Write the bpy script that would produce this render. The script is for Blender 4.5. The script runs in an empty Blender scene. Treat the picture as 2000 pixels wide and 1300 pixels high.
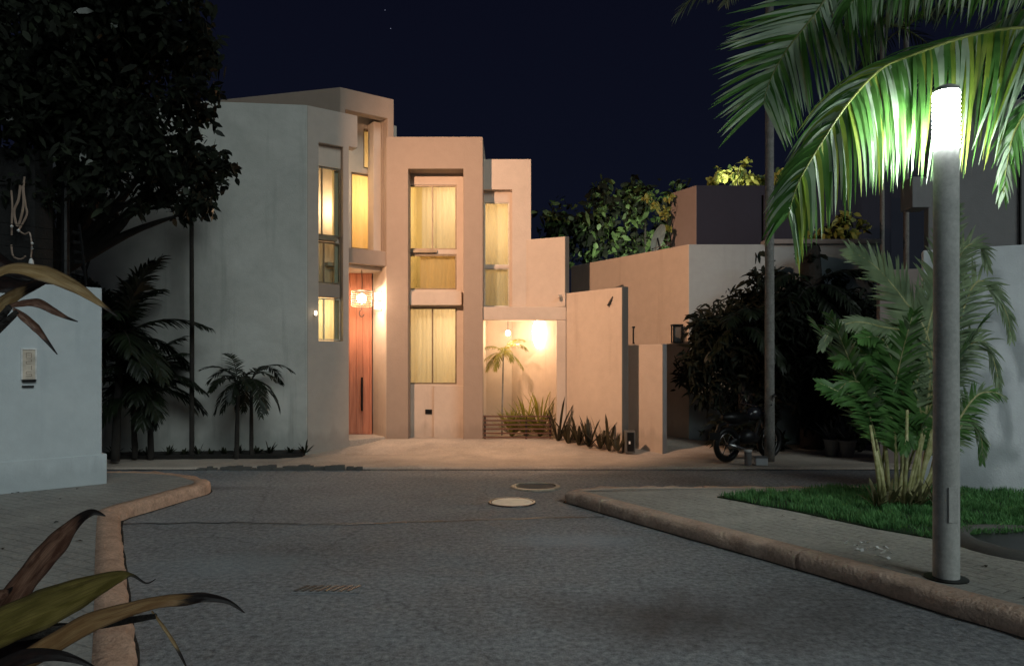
import bpy, bmesh, math, random
from mathutils import Vector, Matrix, noise
random.seed(7)
R = math.radians
sc = bpy.context.scene
C = sc.collection

# ---------------------------------------------------------------- camera
cam = bpy.data.cameras.new("camera"); camo = bpy.data.objects.new("camera", cam); C.objects.link(camo)
camo.location = (0, 0, 1.65); camo.rotation_euler = (R(90), 0, 0)
cam.sensor_width = 36; cam.lens = 25.2; cam.shift_y = 0.0325; cam.clip_end = 600; cam.clip_start = 0.05
sc.camera = camo
# ---------------------------------------------------------------- night sky
w = bpy.data.worlds.new("World"); sc.world = w; w.use_nodes = True
nt = w.node_tree; bg = nt.nodes['Background']
geo = nt.nodes.new('ShaderNodeTexCoord'); sep = nt.nodes.new('ShaderNodeSeparateXYZ'); cr = nt.nodes.new('ShaderNodeValToRGB')
nt.links.new(geo.outputs['Generated'], sep.inputs[0]); nt.links.new(sep.outputs['Z'], cr.inputs[0]); nt.links.new(cr.outputs[0], bg.inputs[0])
cr.color_ramp.elements[0].color = (0.0045, 0.0062, 0.0145, 1); cr.color_ramp.elements[1].color = (0.0030, 0.0036, 0.0095, 1)
cr.color_ramp.elements[1].position = 0.5
bg.inputs[1].default_value = 1.0
# moon light, weak and soft, from behind the viewer
sl = bpy.data.lights.new("moon_light", 'SUN'); sl.energy = 0.92; sl.angle = R(32); sl.color = (0.88, 1.0, 1.0)
so = bpy.data.objects.new("moon_light", sl); C.objects.link(so)
so.rotation_euler = Vector((-0.52, 0.78, -0.55)).to_track_quat('-Z', 'Y').to_euler()
sc.view_settings.view_transform = 'Standard'; sc.view_settings.look = 'None'
sc.view_settings.exposure = 0.0; sc.view_settings.gamma = 1.0
sc.render.engine = 'CYCLES'
sc.cycles.use_denoising = True; sc.cycles.sample_clamp_indirect = 4; sc.cycles.max_bounces = 6

# ---------------------------------------------------------------- helpers
F, HX, HY, CZ = 1400.0, 1000.0, 715.0, 1.65
def P(px, py, D): return Vector(((px-HX)*D/F, D, CZ-(py-HY)*D/F))
def X(px, D): return (px-HX)*D/F
def Z(py, D): return CZ-(py-HY)*D/F

def worldloc(o):
    v = Vector((0, 0, 0))
    while o is not None: v += Vector(o.location); o = o.parent
    return v
def tag(o, label, cat, group=None):
    o['label'] = label; o['category'] = cat
    if group: o['group'] = group
    return o
def thing(name, label, cat, loc, group=None):
    o = bpy.data.objects.new(name, None); C.objects.link(o); o.location = loc; o.empty_display_size = .2
    return tag(o, label, cat, group)

class MB:
    def __init__(s): s.v = []; s.f = []; s.m = []
    def face(s, pts, mi=0):
        b = len(s.v); s.v += [Vector(p) for p in pts]; s.f.append(list(range(b, b+len(pts)))); s.m.append(mi)
    def box(s, lo, hi, mi=0, mat=None):
        x0, y0, z0 = lo; x1, y1, z1 = hi
        c = [Vector(p) for p in ((x0,y0,z0),(x1,y0,z0),(x1,y1,z0),(x0,y1,z0),(x0,y0,z1),(x1,y0,z1),(x1,y1,z1),(x0,y1,z1))]
        if mat: c = [mat @ p for p in c]
        b = len(s.v); s.v += c
        for q in ((0,3,2,1),(4,5,6,7),(0,1,5,4),(1,2,6,5),(2,3,7,6),(3,0,4,7)):
            s.f.append([b+i for i in q]); s.m.append(mi)
        return s
    def obox(s, p0, p1, z0, z1, off0, off1, mi=0):
        """box along p0->p1 (plan), offset off0..off1 to the far side"""
        p0 = Vector((p0[0], p0[1])); p1 = Vector((p1[0], p1[1])); d = (p1-p0).normalized(); n = Vector((-d.y, d.x))
        a, b_, c, e = p0+n*off0, p1+n*off0, p1+n*off1, p0+n*off1
        s.prism([a, b_, c, e], z0, z1, mi); return s
    def prism(s, poly, z0, z1, mi=0):
        n = len(poly); b = len(s.v)
        s.v += [Vector((p[0], p[1], z0)) for p in poly] + [Vector((p[0], p[1], z1)) for p in poly]
        s.f.append([b+i for i in range(n)][::-1]); s.m.append(mi)
        s.f.append([b+n+i for i in range(n)]); s.m.append(mi)
        for i in range(n):
            j = (i+1) % n; s.f.append([b+i, b+j, b+n+j, b+n+i]); s.m.append(mi)
        return s
    def tube(s, pts, rad, n=8, mi=0, cap=True):
        pts = [Vector(p) for p in pts]; 
        if not isinstance(rad, (list, tuple)): rad = [rad]*len(pts)
        b = len(s.v); ref = None
        for i, p in enumerate(pts):
            t = (pts[min(i+1, len(pts)-1)]-pts[max(i-1, 0)]).normalized()
            if ref is None: ref = Vector((1, 0, 0)) if abs(t.x) < .8 else Vector((0, 1, 0))
            u = (ref-t*ref.dot(t)).normalized(); ref = u; v = t.cross(u)
            for k in range(n):
                a = 2*math.pi*k/n; s.v.append(p+(u*math.cos(a)+v*math.sin(a))*rad[i])
        for i in range(len(pts)-1):
            for k in range(n):
                k2 = (k+1) % n; s.f.append([b+i*n+k, b+i*n+k2, b+(i+1)*n+k2, b+(i+1)*n+k]); s.m.append(mi)
        if cap:
            s.f.append([b+k for k in range(n)][::-1]); s.m.append(mi)
            e = b+(len(pts)-1)*n; s.f.append([e+k for k in range(n)]); s.m.append(mi)
        return s
    def lathe(s, c, prof, n=20, mi=0):
        c = Vector(c); b = len(s.v)
        for r, z in prof:
            for k in range(n):
                a = 2*math.pi*k/n; s.v.append(c+Vector((r*math.cos(a), r*math.sin(a), z)))
        for i in range(len(prof)-1):
            for k in range(n):
                k2 = (k+1) % n; s.f.append([b+i*n+k, b+i*n+k2, b+(i+1)*n+k2, b+(i+1)*n+k]); s.m.append(mi)
        return s
    def strip(s, pts, wv, mi=0):
        """ribbon: centre points + width vectors"""
        b = len(s.v)
        for p, q in zip(pts, wv): s.v += [p-q, p+q]
        for i in range(len(pts)-1):
            s.f.append([b+2*i, b+2*i+1, b+2*i+3, b+2*i+2]); s.m.append(mi)
    def build(s, name, mats, parent=None, origin=None, smooth=False, bevel=0, weld=False):
        o0 = worldloc(parent) if parent is not None else Vector(origin if origin is not None else (0, 0, 0))
        me = bpy.data.meshes.new(name); me.from_pydata([tuple(p-o0) for p in s.v], [], s.f)
        if not isinstance(mats, (list, tuple)): mats = [mats]
        for m in mats: me.materials.append(m)
        if len(mats) > 1:
            for p, mi in zip(me.polygons, s.m): p.material_index = mi
        if weld:
            bm = bmesh.new(); bm.from_mesh(me); bmesh.ops.remove_doubles(bm, verts=bm.verts, dist=1e-4)
            bmesh.ops.recalc_face_normals(bm, faces=bm.faces); bm.to_mesh(me); bm.free()
        if smooth:
            for p in me.polygons: p.use_smooth = True
        me.update()
        o = bpy.data.objects.new(name, me); C.objects.link(o)
        if parent is not None: o.parent = parent
        else: o.location = o0
        if bevel:
            md = o.modifiers.new('bevel', 'BEVEL'); md.width = bevel; md.segments = 2; md.limit_method = 'ANGLE'; md.angle_limit = R(40)
        return o
def struct(o): o['kind'] = 'structure'; return o

def panel(mb, p0, p1, z0, z1, thick, holes=(), mi=0):
    """wall slab along p0->p1 with rectangular holes (t0,t1,z0,z1) in metres from p0; thickness goes to the far side"""
    p0 = Vector((p0[0], p0[1])); p1 = Vector((p1[0], p1[1])); L = (p1-p0).length; d = (p1-p0)/L; n = Vector((-d.y, d.x))
    ts = sorted({0, L} | {max(0, min(L, h[0])) for h in holes} | {max(0, min(L, h[1])) for h in holes})
    zs = sorted({z0, z1} | {max(z0, min(z1, h[2])) for h in holes} | {max(z0, min(z1, h[3])) for h in holes})
    def solid(i, j):
        if i < 0 or j < 0 or i >= len(ts)-1 or j >= len(zs)-1: return False
        tc = (ts[i]+ts[i+1])/2; zc = (zs[j]+zs[j+1])/2
        return not any(h[0] <= tc <= h[1] and h[2] <= zc <= h[3] for h in holes)
    def q(t, z, o):
        a = p0+d*t+n*o; return Vector((a.x, a.y, z))
    for i in range(len(ts)-1):
        for j in range(len(zs)-1):
            if not solid(i, j): continue
            a, b, c, e = ts[i], ts[i+1], zs[j], zs[j+1]
            mb.face([q(a,c,0), q(b,c,0), q(b,e,0), q(a,e,0)], mi)
            mb.face([q(a,c,thick), q(a,e,thick), q(b,e,thick), q(b,c,thick)], mi)
            if not solid(i-1, j): mb.face([q(a,c,0), q(a,e,0), q(a,e,thick), q(a,c,thick)], mi)
            if not solid(i+1, j): mb.face([q(b,c,0), q(b,c,thick), q(b,e,thick), q(b,e,0)], mi)
            if not solid(i, j-1): mb.face([q(a,c,0), q(a,c,thick), q(b,c,thick), q(b,c,0)], mi)
            if not solid(i, j+1): mb.face([q(a,e,0), q(b,e,0), q(b,e,thick), q(a,e,thick)], mi)
    return mb

# ---------------------------------------------------------------- materials
def newmat(name):
    m = bpy.data.materials.new(name); m.use_nodes = True; return m, m.node_tree, m.node_tree.nodes['Principled BSDF']
def N(nt, t, **k):
    n = nt.nodes.new(t)
    for a, b in k.items(): setattr(n, a, b)
    return n
def tex_noise(nt, scale, detail=4, rough=.6, vec=None, dist=0):
    n = N(nt, 'ShaderNodeTexNoise'); n.inputs['Scale'].default_value = scale; n.inputs['Detail'].default_value = detail
    n.inputs['Roughness'].default_value = rough; n.inputs['Distortion'].default_value = dist
    if vec: nt.links.new(vec, n.inputs['Vector'])
    return n
def ramp(nt, src, c0, c1, p0=0.0, p1=1.0):
    r = N(nt, 'ShaderNodeValToRGB'); e = r.color_ramp.elements
    e[0].color = (*c0, 1) if len(c0) == 3 else c0; e[1].color = (*c1, 1) if len(c1) == 3 else c1; e[0].position = p0; e[1].position = p1
    nt.links.new(src, r.inputs[0]); return r
def mixc(nt, fac, a, b, mode='MIX'):
    m = N(nt, 'ShaderNodeMix', data_type='RGBA', blend_type=mode)
    if isinstance(fac, (int, float)): m.inputs[0].default_value = fac
    else: nt.links.new(fac, m.inputs[0])
    for i, s in ((6, a), (7, b)):
        if isinstance(s, (tuple, list)): m.inputs[i].default_value = (*s, 1)
        else: nt.links.new(s, m.inputs[i])
    return m.outputs[2]
def bump(nt, bs, src, strength=.3, dist=.02):
    b = N(nt, 'ShaderNodeBump'); b.inputs['Strength'].default_value = strength; b.inputs['Distance'].default_value = dist
    nt.links.new(src, b.inputs['Height']); nt.links.new(b.outputs[0], bs.inputs['Normal']); return b
def geompos(nt): return N(nt, 'ShaderNodeNewGeometry').outputs['Position']
def mapping(nt, vec, scale, rot=(0, 0, 0)):
    m = N(nt, 'ShaderNodeMapping'); m.inputs['Scale'].default_value = scale; m.inputs['Rotation'].default_value = rot
    nt.links.new(vec, m.inputs[0]); return m.outputs[0]

def stucco(name, col, stain=(.45, .45, .45), amount=.5, blotch=.25):
    m, nt, bs = newmat(name); pos = geompos(nt)
    n1 = tex_noise(nt, .7, 6, .65, pos, .4); n2 = tex_noise(nt, 1, 5, .6, mapping(nt, pos, (5, 5, .35)))
    n3 = tex_noise(nt, 55, 3, .6, pos); n4 = tex_noise(nt, 6, 4, .6, pos)
    dark = tuple(c*s for c, s in zip(col, stain))
    c1 = mixc(nt, blotch, col, ramp(nt, n1.outputs[0], dark, col, .35, .62).outputs[0])
    msk = ramp(nt, n2.outputs[0], (0, 0, 0), (1, 1, 1), .56, .78)
    mul = N(nt, 'ShaderNodeMath', operation='MULTIPLY'); nt.links.new(msk.outputs[0], mul.inputs[0]); mul.inputs[1].default_value = amount
    c2 = mixc(nt, mul.outputs[0], c1, dark)
    spz = N(nt, 'ShaderNodeSeparateXYZ'); nt.links.new(pos, spz.inputs[0])
    gz = N(nt, 'ShaderNodeMath', operation='MULTIPLY_ADD'); nt.links.new(n2.outputs[0], gz.inputs[0]); gz.inputs[1].default_value = -.62; nt.links.new(spz.outputs['Z'], gz.inputs[2])
    c2 = mixc(nt, ramp(nt, gz.outputs[0], (.32,)*3, (0, 0, 0), .0, .16).outputs[0], c2, tuple(c*.5 for c in dark))
    c3 = mixc(nt, .25, c2, ramp(nt, n4.outputs[0], tuple(c*.8 for c in col), tuple(min(1, c*1.1) for c in col), .3, .7).outputs[0])
    nt.links.new(c3, bs.inputs['Base Color']); bs.inputs['Roughness'].default_value = .88
    ad = N(nt, 'ShaderNodeMath', operation='ADD'); nt.links.new(n3.outputs[0], ad.inputs[0]); nt.links.new(n4.outputs[0], ad.inputs[1])
    bump(nt, bs, ad.outputs[0], .35, .012); return m
def plain(name, col, rough=.5, metal=0, nscale=8, var=.25):
    m, nt, bs = newmat(name); n = tex_noise(nt, nscale, 4, .6, geompos(nt))
    r = ramp(nt, n.outputs[0], tuple(c*(1-var) for c in col), tuple(min(1, c*(1+var)) for c in col), .3, .7)
    nt.links.new(r.outputs[0], bs.inputs['Base Color']); bs.inputs['Roughness'].default_value = rough; bs.inputs['Metallic'].default_value = metal
    bump(nt, bs, n.outputs[0], .1, .005); return m
def emit(name, col, strength):
    m = bpy.data.materials.new(name); m.use_nodes = True; nt = m.node_tree; nt.nodes.clear()
    e = N(nt, 'ShaderNodeEmission'); e.inputs[0].default_value = (*col, 1); e.inputs[1].default_value = strength
    o = N(nt, 'ShaderNodeOutputMaterial'); nt.links.new(e.outputs[0], o.inputs[0]); return m
def foliage(name, a, b, trans=.35, rough=.5, scale=3.0, tip=None):
    m, nt, bs = newmat(name); n = tex_noise(nt, scale, 3, .6, geompos(nt))
    r = ramp(nt, n.outputs[0], a, b, .35, .65)
    nt.links.new(r.outputs[0], bs.inputs['Base Color']); bs.inputs['Roughness'].default_value = rough
    bs.inputs['Specular IOR Level'].default_value = .3
    t = N(nt, 'ShaderNodeBsdfTranslucent'); nt.links.new(r.outputs[0], t.inputs[0])
    mx = N(nt, 'ShaderNodeMixShader'); mx.inputs[0].default_value = trans
    nt.links.new(bs.outputs[0], mx.inputs[1]); nt.links.new(t.outputs[0], mx.inputs[2])
    nt.links.new(mx.outputs[0], nt.nodes['Material Output'].inputs[0]); return m
def glass(name, tint=(.9, .95, .9), refl=.10):
    m = bpy.data.materials.new(name); m.use_nodes = True; nt = m.node_tree; nt.nodes.clear()
    t = N(nt, 'ShaderNodeBsdfTransparent'); t.inputs[0].default_value = (*tint, 1)
    g = N(nt, 'ShaderNodeBsdfGlossy'); g.inputs[1].default_value = .04
    mx = N(nt, 'ShaderNodeMixShader'); mx.inputs[0].default_value = refl
    o = N(nt, 'ShaderNodeOutputMaterial'); nt.links.new(t.outputs[0], mx.inputs[1]); nt.links.new(g.outputs[0], mx.inputs[2]); nt.links.new(mx.outputs[0], o.inputs[0]); return m
def cloth(name, col, trans=.55):
    m = bpy.data.materials.new(name); m.use_nodes = True; nt = m.node_tree; nt.nodes.clear()
    n = tex_noise(nt, 3, 3, .5, mapping(nt, geompos(nt), (4, 4, .3)))
    r = ramp(nt, n.outputs[0], tuple(c*.95 for c in col), col, .3, .6)
    d = N(nt, 'ShaderNodeBsdfDiffuse'); t = N(nt, 'ShaderNodeBsdfTranslucent')
    nt.links.new(r.outputs[0], d.inputs[0]); nt.links.new(r.outputs[0], t.inputs[0])
    mx = N(nt, 'ShaderNodeMixShader'); mx.inputs[0].default_value = trans
    o = N(nt, 'ShaderNodeOutputMaterial'); nt.links.new(d.outputs[0], mx.inputs[1]); nt.links.new(t.outputs[0], mx.inputs[2]); nt.links.new(mx.outputs[0], o.inputs[0]); return m

def asphalt():
    m, nt, bs = newmat('asphalt'); pos = geompos(nt)
    big = tex_noise(nt, .35, 5, .6, pos, .6); mid = tex_noise(nt, 2.2, 6, .7, pos, .3); fine = tex_noise(nt, 90, 3, .7, pos); sp = tex_noise(nt, 20, 5, .8, pos)
    c = ramp(nt, big.outputs[0], (.135, .148, .158), (.25, .27, .285), .35, .68).outputs[0]
    blo = tex_noise(nt, .75, 8, .74, mapping(nt, pos, (1, 1.5, 1)), .15)
    c = mixc(nt, .5, c, ramp(nt, blo.outputs[0], (.08, .09, .10), (.44, .50, .55), .36, .66).outputs[0])
    c = mixc(nt, .28, c, ramp(nt, mid.outputs[0], (.09, .10, .105), (.38, .41, .42), .3, .70).outputs[0])
    c = mixc(nt, .5, c, ramp(nt, sp.outputs[0], (.03, .03, .032), (.62, .64, .66), .36, .68).outputs[0])
    # seams of old patches
    vor = N(nt, 'ShaderNodeTexVoronoi', feature='DISTANCE_TO_EDGE'); vor.inputs['Scale'].default_value = .21
    vm = N(nt, 'ShaderNodeVectorMath', operation='ADD'); nd = tex_noise(nt, 3, 4, .6, pos); sc_ = N(nt, 'ShaderNodeVectorMath', operation='SCALE'); sc_.inputs['Scale'].default_value = .35
    nt.links.new(nd.outputs['Color'], sc_.inputs[0]); nt.links.new(pos, vm.inputs[0]); nt.links.new(sc_.outputs[0], vm.inputs[1]); nt.links.new(vm.outputs[0], vor.inputs['Vector'])
    crk = ramp(nt, vor.outputs['Distance'], (.4, .4, .4), (0, 0, 0), 0.0, .004)
    c = mixc(nt, crk.outputs[0], c, (.07, .07, .075))
    def stain(cx, cy, sx, sy, col, lo, hi, amt):  # soft colour patch; also draws the painted shadow patch
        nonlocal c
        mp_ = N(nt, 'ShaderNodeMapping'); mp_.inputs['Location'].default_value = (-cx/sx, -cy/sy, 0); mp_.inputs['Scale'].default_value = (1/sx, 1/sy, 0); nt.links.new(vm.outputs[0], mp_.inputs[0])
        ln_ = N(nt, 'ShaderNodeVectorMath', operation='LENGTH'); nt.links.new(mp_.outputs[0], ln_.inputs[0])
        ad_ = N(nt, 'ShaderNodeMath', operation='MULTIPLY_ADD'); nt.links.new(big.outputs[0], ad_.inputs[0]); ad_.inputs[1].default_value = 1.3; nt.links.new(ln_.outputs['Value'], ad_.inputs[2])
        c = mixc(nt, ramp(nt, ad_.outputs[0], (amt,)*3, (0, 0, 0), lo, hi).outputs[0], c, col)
    stain(1.25, 4.9, 3.4, 1.9, (.055, .040, .036), .60, 1.15, .85)  # shadow patch on the road painted into the asphalt colour
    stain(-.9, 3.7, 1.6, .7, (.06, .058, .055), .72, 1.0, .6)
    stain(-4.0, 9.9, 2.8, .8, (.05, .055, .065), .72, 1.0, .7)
    stain(.8, 7.0, 1.9, 1.0, (.34, .40, .46), .72, 1.0, .55)
    stain(-2.2, 6.2, 2.4, 1.2, (.27, .33, .36), .72, 1.0, .45)
    nt.links.new(c, bs.inputs['Base Color'])
    nt.links.new(ramp(nt, mid.outputs[0], (.62,)*3, (.9,)*3, .35, .7).outputs[0], bs.inputs['Roughness'])
    ad = N(nt, 'ShaderNodeMath', operation='ADD'); nt.links.new(fine.outputs[0], ad.inputs[0]); nt.links.new(sp.outputs[0], ad.inputs[1])
    ad2 = N(nt, 'ShaderNodeMath', operation='ADD'); nt.links.new(ad.outputs[0], ad2.inputs[0]); nt.links.new(mid.outputs[0], ad2.inputs[1])
    bump(nt, bs, ad2.outputs[0], .7, .02); return m
def pavers(name, c0, c1, rot, scale=2.2, mortar=(.035, .032, .03), msize=.012, bw=.5, rh=.25):
    m, nt, bs = newmat(name); pos = geompos(nt)
    vm = N(nt, 'ShaderNodeVectorMath', operation='ADD'); nd = tex_noise(nt, 5, 3, .6, pos); s_ = N(nt, 'ShaderNodeVectorMath', operation='SCALE'); s_.inputs['Scale'].default_value = .06
    nt.links.new(nd.outputs['Color'], s_.inputs[0]); nt.links.new(pos, vm.inputs[0]); nt.links.new(s_.outputs[0], vm.inputs[1])
    br = N(nt, 'ShaderNodeTexBrick'); br.inputs['Scale'].default_value = scale; br.inputs['Color1'].default_value = (*c0, 1); br.inputs['Color2'].default_value = (*c1, 1)
    br.inputs['Mortar'].default_value = (*mortar, 1); br.inputs['Mortar Size'].default_value = msize; br.inputs['Brick Width'].default_value = bw; br.inputs['Row Height'].default_value = rh
    nt.links.new(mapping(nt, vm.outputs[0], (1, 1, 1), (0, 0, rot)), br.inputs['Vector'])
    n = tex_noise(nt, 1.3, 6, .7, pos, .3); n2 = tex_noise(nt, 22, 4, .7, pos)
    # joints are filled with dirt in places
    c = mixc(nt, ramp(nt, n.outputs[0], (1, 1, 1), (.35, .35, .35), .42, .66).outputs[0], tuple((a+b)/2 for a, b in zip(c0, c1)), br.outputs[0])
    c = mixc(nt, .55, c, ramp(nt, n.outputs[0], tuple(x*.45 for x in c0), tuple(x*1.25 for x in c1), .3, .7).outputs[0])
    c = mixc(nt, .35, c, ramp(nt, n2.outputs[0], tuple(x*.35 for x in c0), tuple(x*1.4 for x in c1), .3, .72).outputs[0])
    nt.links.new(c, bs.inputs['Base Color']); bs.inputs['Roughness'].default_value = .85
    ad = N(nt, 'ShaderNodeMath', operation='SUBTRACT'); nt.links.new(n2.outputs[0], ad.inputs[0]); nt.links.new(br.outputs['Fac'], ad.inputs[1])
    bump(nt, bs, ad.outputs[0], .8, .015); return m
def concrete(name, a, b, bmp=.5, sc1=2.0):
    m, nt, bs = newmat(name); pos = geompos(nt); n = tex_noise(nt, sc1, 6, .7, pos, .3); n2 = tex_noise(nt, 30, 4, .7, pos)
    c = mixc(nt, .35, ramp(nt, n.outputs[0], a, b, .32, .68).outputs[0], ramp(nt, n2.outputs[0], tuple(x*.5 for x in a), b, .3, .7).outputs[0])
    nt.links.new(c, bs.inputs['Base Color']); bs.inputs['Roughness'].default_value = .85
    ad = N(nt, 'ShaderNodeMath', operation='ADD'); nt.links.new(n2.outputs[0], ad.inputs[0]); nt.links.new(n.outputs[0], ad.inputs[1])
    bump(nt, bs, ad.outputs[0], bmp, .03); return m

M = {}
M['wall'] = stucco('villa_stucco', (.55, .55, .51), (.42, .45, .43), .7, .5)
M['wallwarm'] = stucco('peach_stucco', (.60, .50, .41), (.6, .55, .5), .5, .25)  # stucco with the warm light put into its colour
M['taupe'] = stucco('taupe_stucco', (.34, .265, .21), (.75, .7, .66), .3, .15)  # same villa stucco, shade of the front faces put into its colour
M['greige'] = stucco('greige_stucco', (.44, .39, .34), (.75, .7, .66), .35, .2)  # same villa stucco, dimmer light on the pillar put into its colour
M['nwall'] = stucco('neighbour_stucco', (.30, .36, .39), (.6, .6, .6), .45)
M['lwall'] = stucco('boundary_stucco', (.60, .65, .66), (.62, .68, .72), .65, .5)
M['rwall'] = stucco('right_boundary_stucco', (.74, .78, .82), (.75, .75, .78), .3)
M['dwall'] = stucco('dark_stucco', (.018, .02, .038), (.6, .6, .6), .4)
M['gwall'] = stucco('grey_stucco', (.24, .235, .235), (.6, .6, .6), .4)
M['brownwall'] = stucco('brown_stucco', (.33, .27, .25), (.6, .6, .6), .4)
M['endcap'] = stucco('weathered_edge', (.13, .125, .115), (.5, .5, .5), .5)  # dark grey; on the wall ends it is painted shade
M['room'] = plain('interior_plaster', (.75, .66, .42), .8, 0, 3, .08)
M['glass'] = glass('window_glass')
M['curtain'] = cloth('sheer_curtain', (.88, .80, .72))
M['panelpane'] = cloth('amber_blind', (.88, .66, .44), .6)
M['frame'] = plain('bronze_frame', (.20, .15, .09), .45, .2)
M['brightframe'] = plain('aluminium_frame', (.6, .58, .5), .4, .4)
M['reddoor'] = None
M['black'] = plain('black_metal', (.012, .012, .012), .4, .5)
M['darkmetal'] = plain('dark_metal', (.03, .03, .032), .4, .6)
M['chrome'] = plain('chrome', (.3, .3, .3), .25, 1)
M['white'] = plain('white_paint', (.75, .75, .73), .5)
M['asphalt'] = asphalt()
M['paver'] = pavers('grey_pavers', (.38, .37, .33), (.48, .46, .41), R(61))
M['paverL'] = pavers('left_pavers', (.29, .29, .27), (.37, .36, .33), R(29), 2.0, (.03, .03, .03), .014, .9, .22)
M['drive'] = concrete('driveway_concrete', (.34, .29, .245), (.62, .53, .44), .4, 1.2)
M['kerbL'] = concrete('worn_ochre_kerb', (.45, .26, .17), (.85, .56, .40), .8, 5)
M['kerbR'] = concrete('worn_brown_kerb', (.50, .34, .25), (.86, .64, .50), .9, 4)
M['soil'] = concrete('dark_soil', (.008, .007, .006), (.02, .017, .013), .9, 4)
M['bark'] = concrete('dark_bark', (.012, .010, .008), (.035, .03, .025), .8, 8)
M['palebark'] = concrete('pale_palm_bark', (.14, .135, .125), (.30, .29, .27), .5, 9)
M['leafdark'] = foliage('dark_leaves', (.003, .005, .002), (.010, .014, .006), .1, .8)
M['leafmid'] = foliage('garden_leaves', (.035, .07, .02), (.11, .17, .06), .3)
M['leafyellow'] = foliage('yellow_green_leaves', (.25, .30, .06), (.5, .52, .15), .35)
M['palmgreen'] = foliage('palm_leaflet', (.045, .13, .028), (.13, .30, .07), .45, .35, 2.2)
M['palmyel'] = foliage('palm_leaflet_yellow', (.16, .28, .03), (.35, .42, .08), .5, .35, 2.2)
M['palmgrey'] = foliage('palm_leaflet_grey', (.20, .30, .19), (.40, .50, .35), .35, .4, 2.2)
M['rachis'] = foliage('palm_rachis', (.10, .12, .03), (.22, .25, .08), .05, .4)
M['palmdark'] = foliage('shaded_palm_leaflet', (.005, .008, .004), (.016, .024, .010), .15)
M['areca'] = foliage('areca_leaflet', (.05, .13, .035), (.13, .28, .08), .4, .35, 3)
M['arecapale'] = foliage('areca_leaflet_pale', (.13, .19, .11), (.27, .36, .21), .4, .35, 3)
M['cane'] = foliage('areca_cane', (.25, .26, .10), (.48, .47, .26), .05, .4, 12)
M['courtpalm'] = foliage('yellowing_palm', (.14, .15, .03), (.32, .30, .06), .4)
M['grass'] = foliage('lawn_grass', (.06, .17, .055), (.16, .38, .13), .35, .6, 5)
M['lamppost'] = concrete('painted_lamp_post', (.36, .37, .35), (.52, .53, .50), .12, 5)

def door_mat():
    m, nt, bs = newmat('red_wood'); pos = geompos(nt)
    n = tex_noise(nt, 2, 5, .6, mapping(nt, pos, (18, 18, 1)))
    c = ramp(nt, n.outputs[0], (.44, .15, .085), (.62, .25, .15), .3, .7)
    nt.links.new(c.outputs[0], bs.inputs['Base Color']); bs.inputs['Roughness'].default_value = .5
    bump(nt, bs, n.outputs[0], .2, .01); return m
M['reddoor'] = door_mat()

def lamp(kind, name, parent, loc, power, col, **k):
    l = bpy.data.lights.new(name, kind); l.energy = power; l.color = col
    for a, b in k.items(): setattr(l, a, b)
    o = bpy.data.objects.new(name, l); C.objects.link(o); o.parent = parent
    o.location = Vector(loc)-(worldloc(parent) if parent else Vector()); return o

# ================================================================= SETTING
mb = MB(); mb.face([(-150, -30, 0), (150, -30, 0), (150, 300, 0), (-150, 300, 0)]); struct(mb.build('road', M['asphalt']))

def smooth_line(pts, n=6):
    out = []
    for i in range(len(pts)-1):
        p0 = pts[max(i-1, 0)]; p1 = pts[i]; p2 = pts[i+1]; p3 = pts[min(i+2, len(pts)-1)]
        for k in range(n):
            t = k/n
            out.append(0.5*((2*p1)+(p2-p0)*t+(2*p0-5*p1+4*p2-p3)*t*t+(3*p1-p0-3*p2+p3)*t**3))
    out.append(pts[-1]); return out
def V2(l): return [Vector(p) for p in l]
def kerb(name, line, h, wd, mat, seed, rough=.011):
    """rounded kerb sweep: inner side is on the left normal of the line"""
    prof = [(0, -.02), (0, h*.6), (.012, h*.88), (.035, h+.002), (wd*.6, h+.008), (wd, h+.007), (wd, -.02)]
    L = [Vector((p[0], p[1])) for p in line]; b = MB(); rows = []
    pts = [L[0]]
    for a, c in zip(L, L[1:]):
        k = max(1, int((c-a).length/.06))
        for i in range(1, k+1): pts.append(a.lerp(c, i/k))
    run = 0; nxt = .5; ins = []; out = [pts[0]]; gro = {}
    for a, c in zip(pts, pts[1:]):
        run += (c-a).length
        if run > nxt and (c-a).length > .04:
            dd_ = (c-a).normalized(); m_ = (a+c)/2
            for o_, g_ in ((-.012, 0), (-.006, 1), (.006, 1), (.012, 0)):
                out.append(m_+dd_*o_)
                if g_: gro[len(out)-1] = 1
            nxt += 2.6
        out.append(c)
    pts = out
    for i, p in enumerate(pts):
        t = (pts[min(i+6, len(pts)-1)]-pts[max(i-6, 0)]).normalized(); n = Vector((-t.y, t.x)); row = []
        for j, (o, z) in enumerate(prof):
            q = p+n*o; v = Vector((q.x, q.y, z))
            nn = noise.noise_vector(Vector((q.x*6+seed, q.y*6, z*9)))*rough*2+noise.noise_vector(Vector((q.x*19+seed, q.y*19, z*20)))*rough
            if 0 < j < len(prof)-2: v += nn
            if i in gro: v += Vector((n.x*.010, n.y*.010, -.009))*(1 if j < 5 else .4)
            row.append(v)
        rows.append(row)
    for a, c in zip(rows, rows[1:]):
        for j in range(len(prof)-1): b.face([a[j], c[j], c[j+1], a[j+1]])
    for row in (rows[0], rows[-1]): b.face(row)
    return struct(b.build(name, mat, smooth=True, weld=True))
def offset_line(line, d):
    L = [Vector((p[0], p[1])) for p in line]; o = []
    for i, p in enumerate(L):
        t = (L[min(i+1, len(L)-1)]-L[max(i-1, 0)]).normalized(); o.append(p+Vector((-t.y, t.x))*d)
    return o

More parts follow.
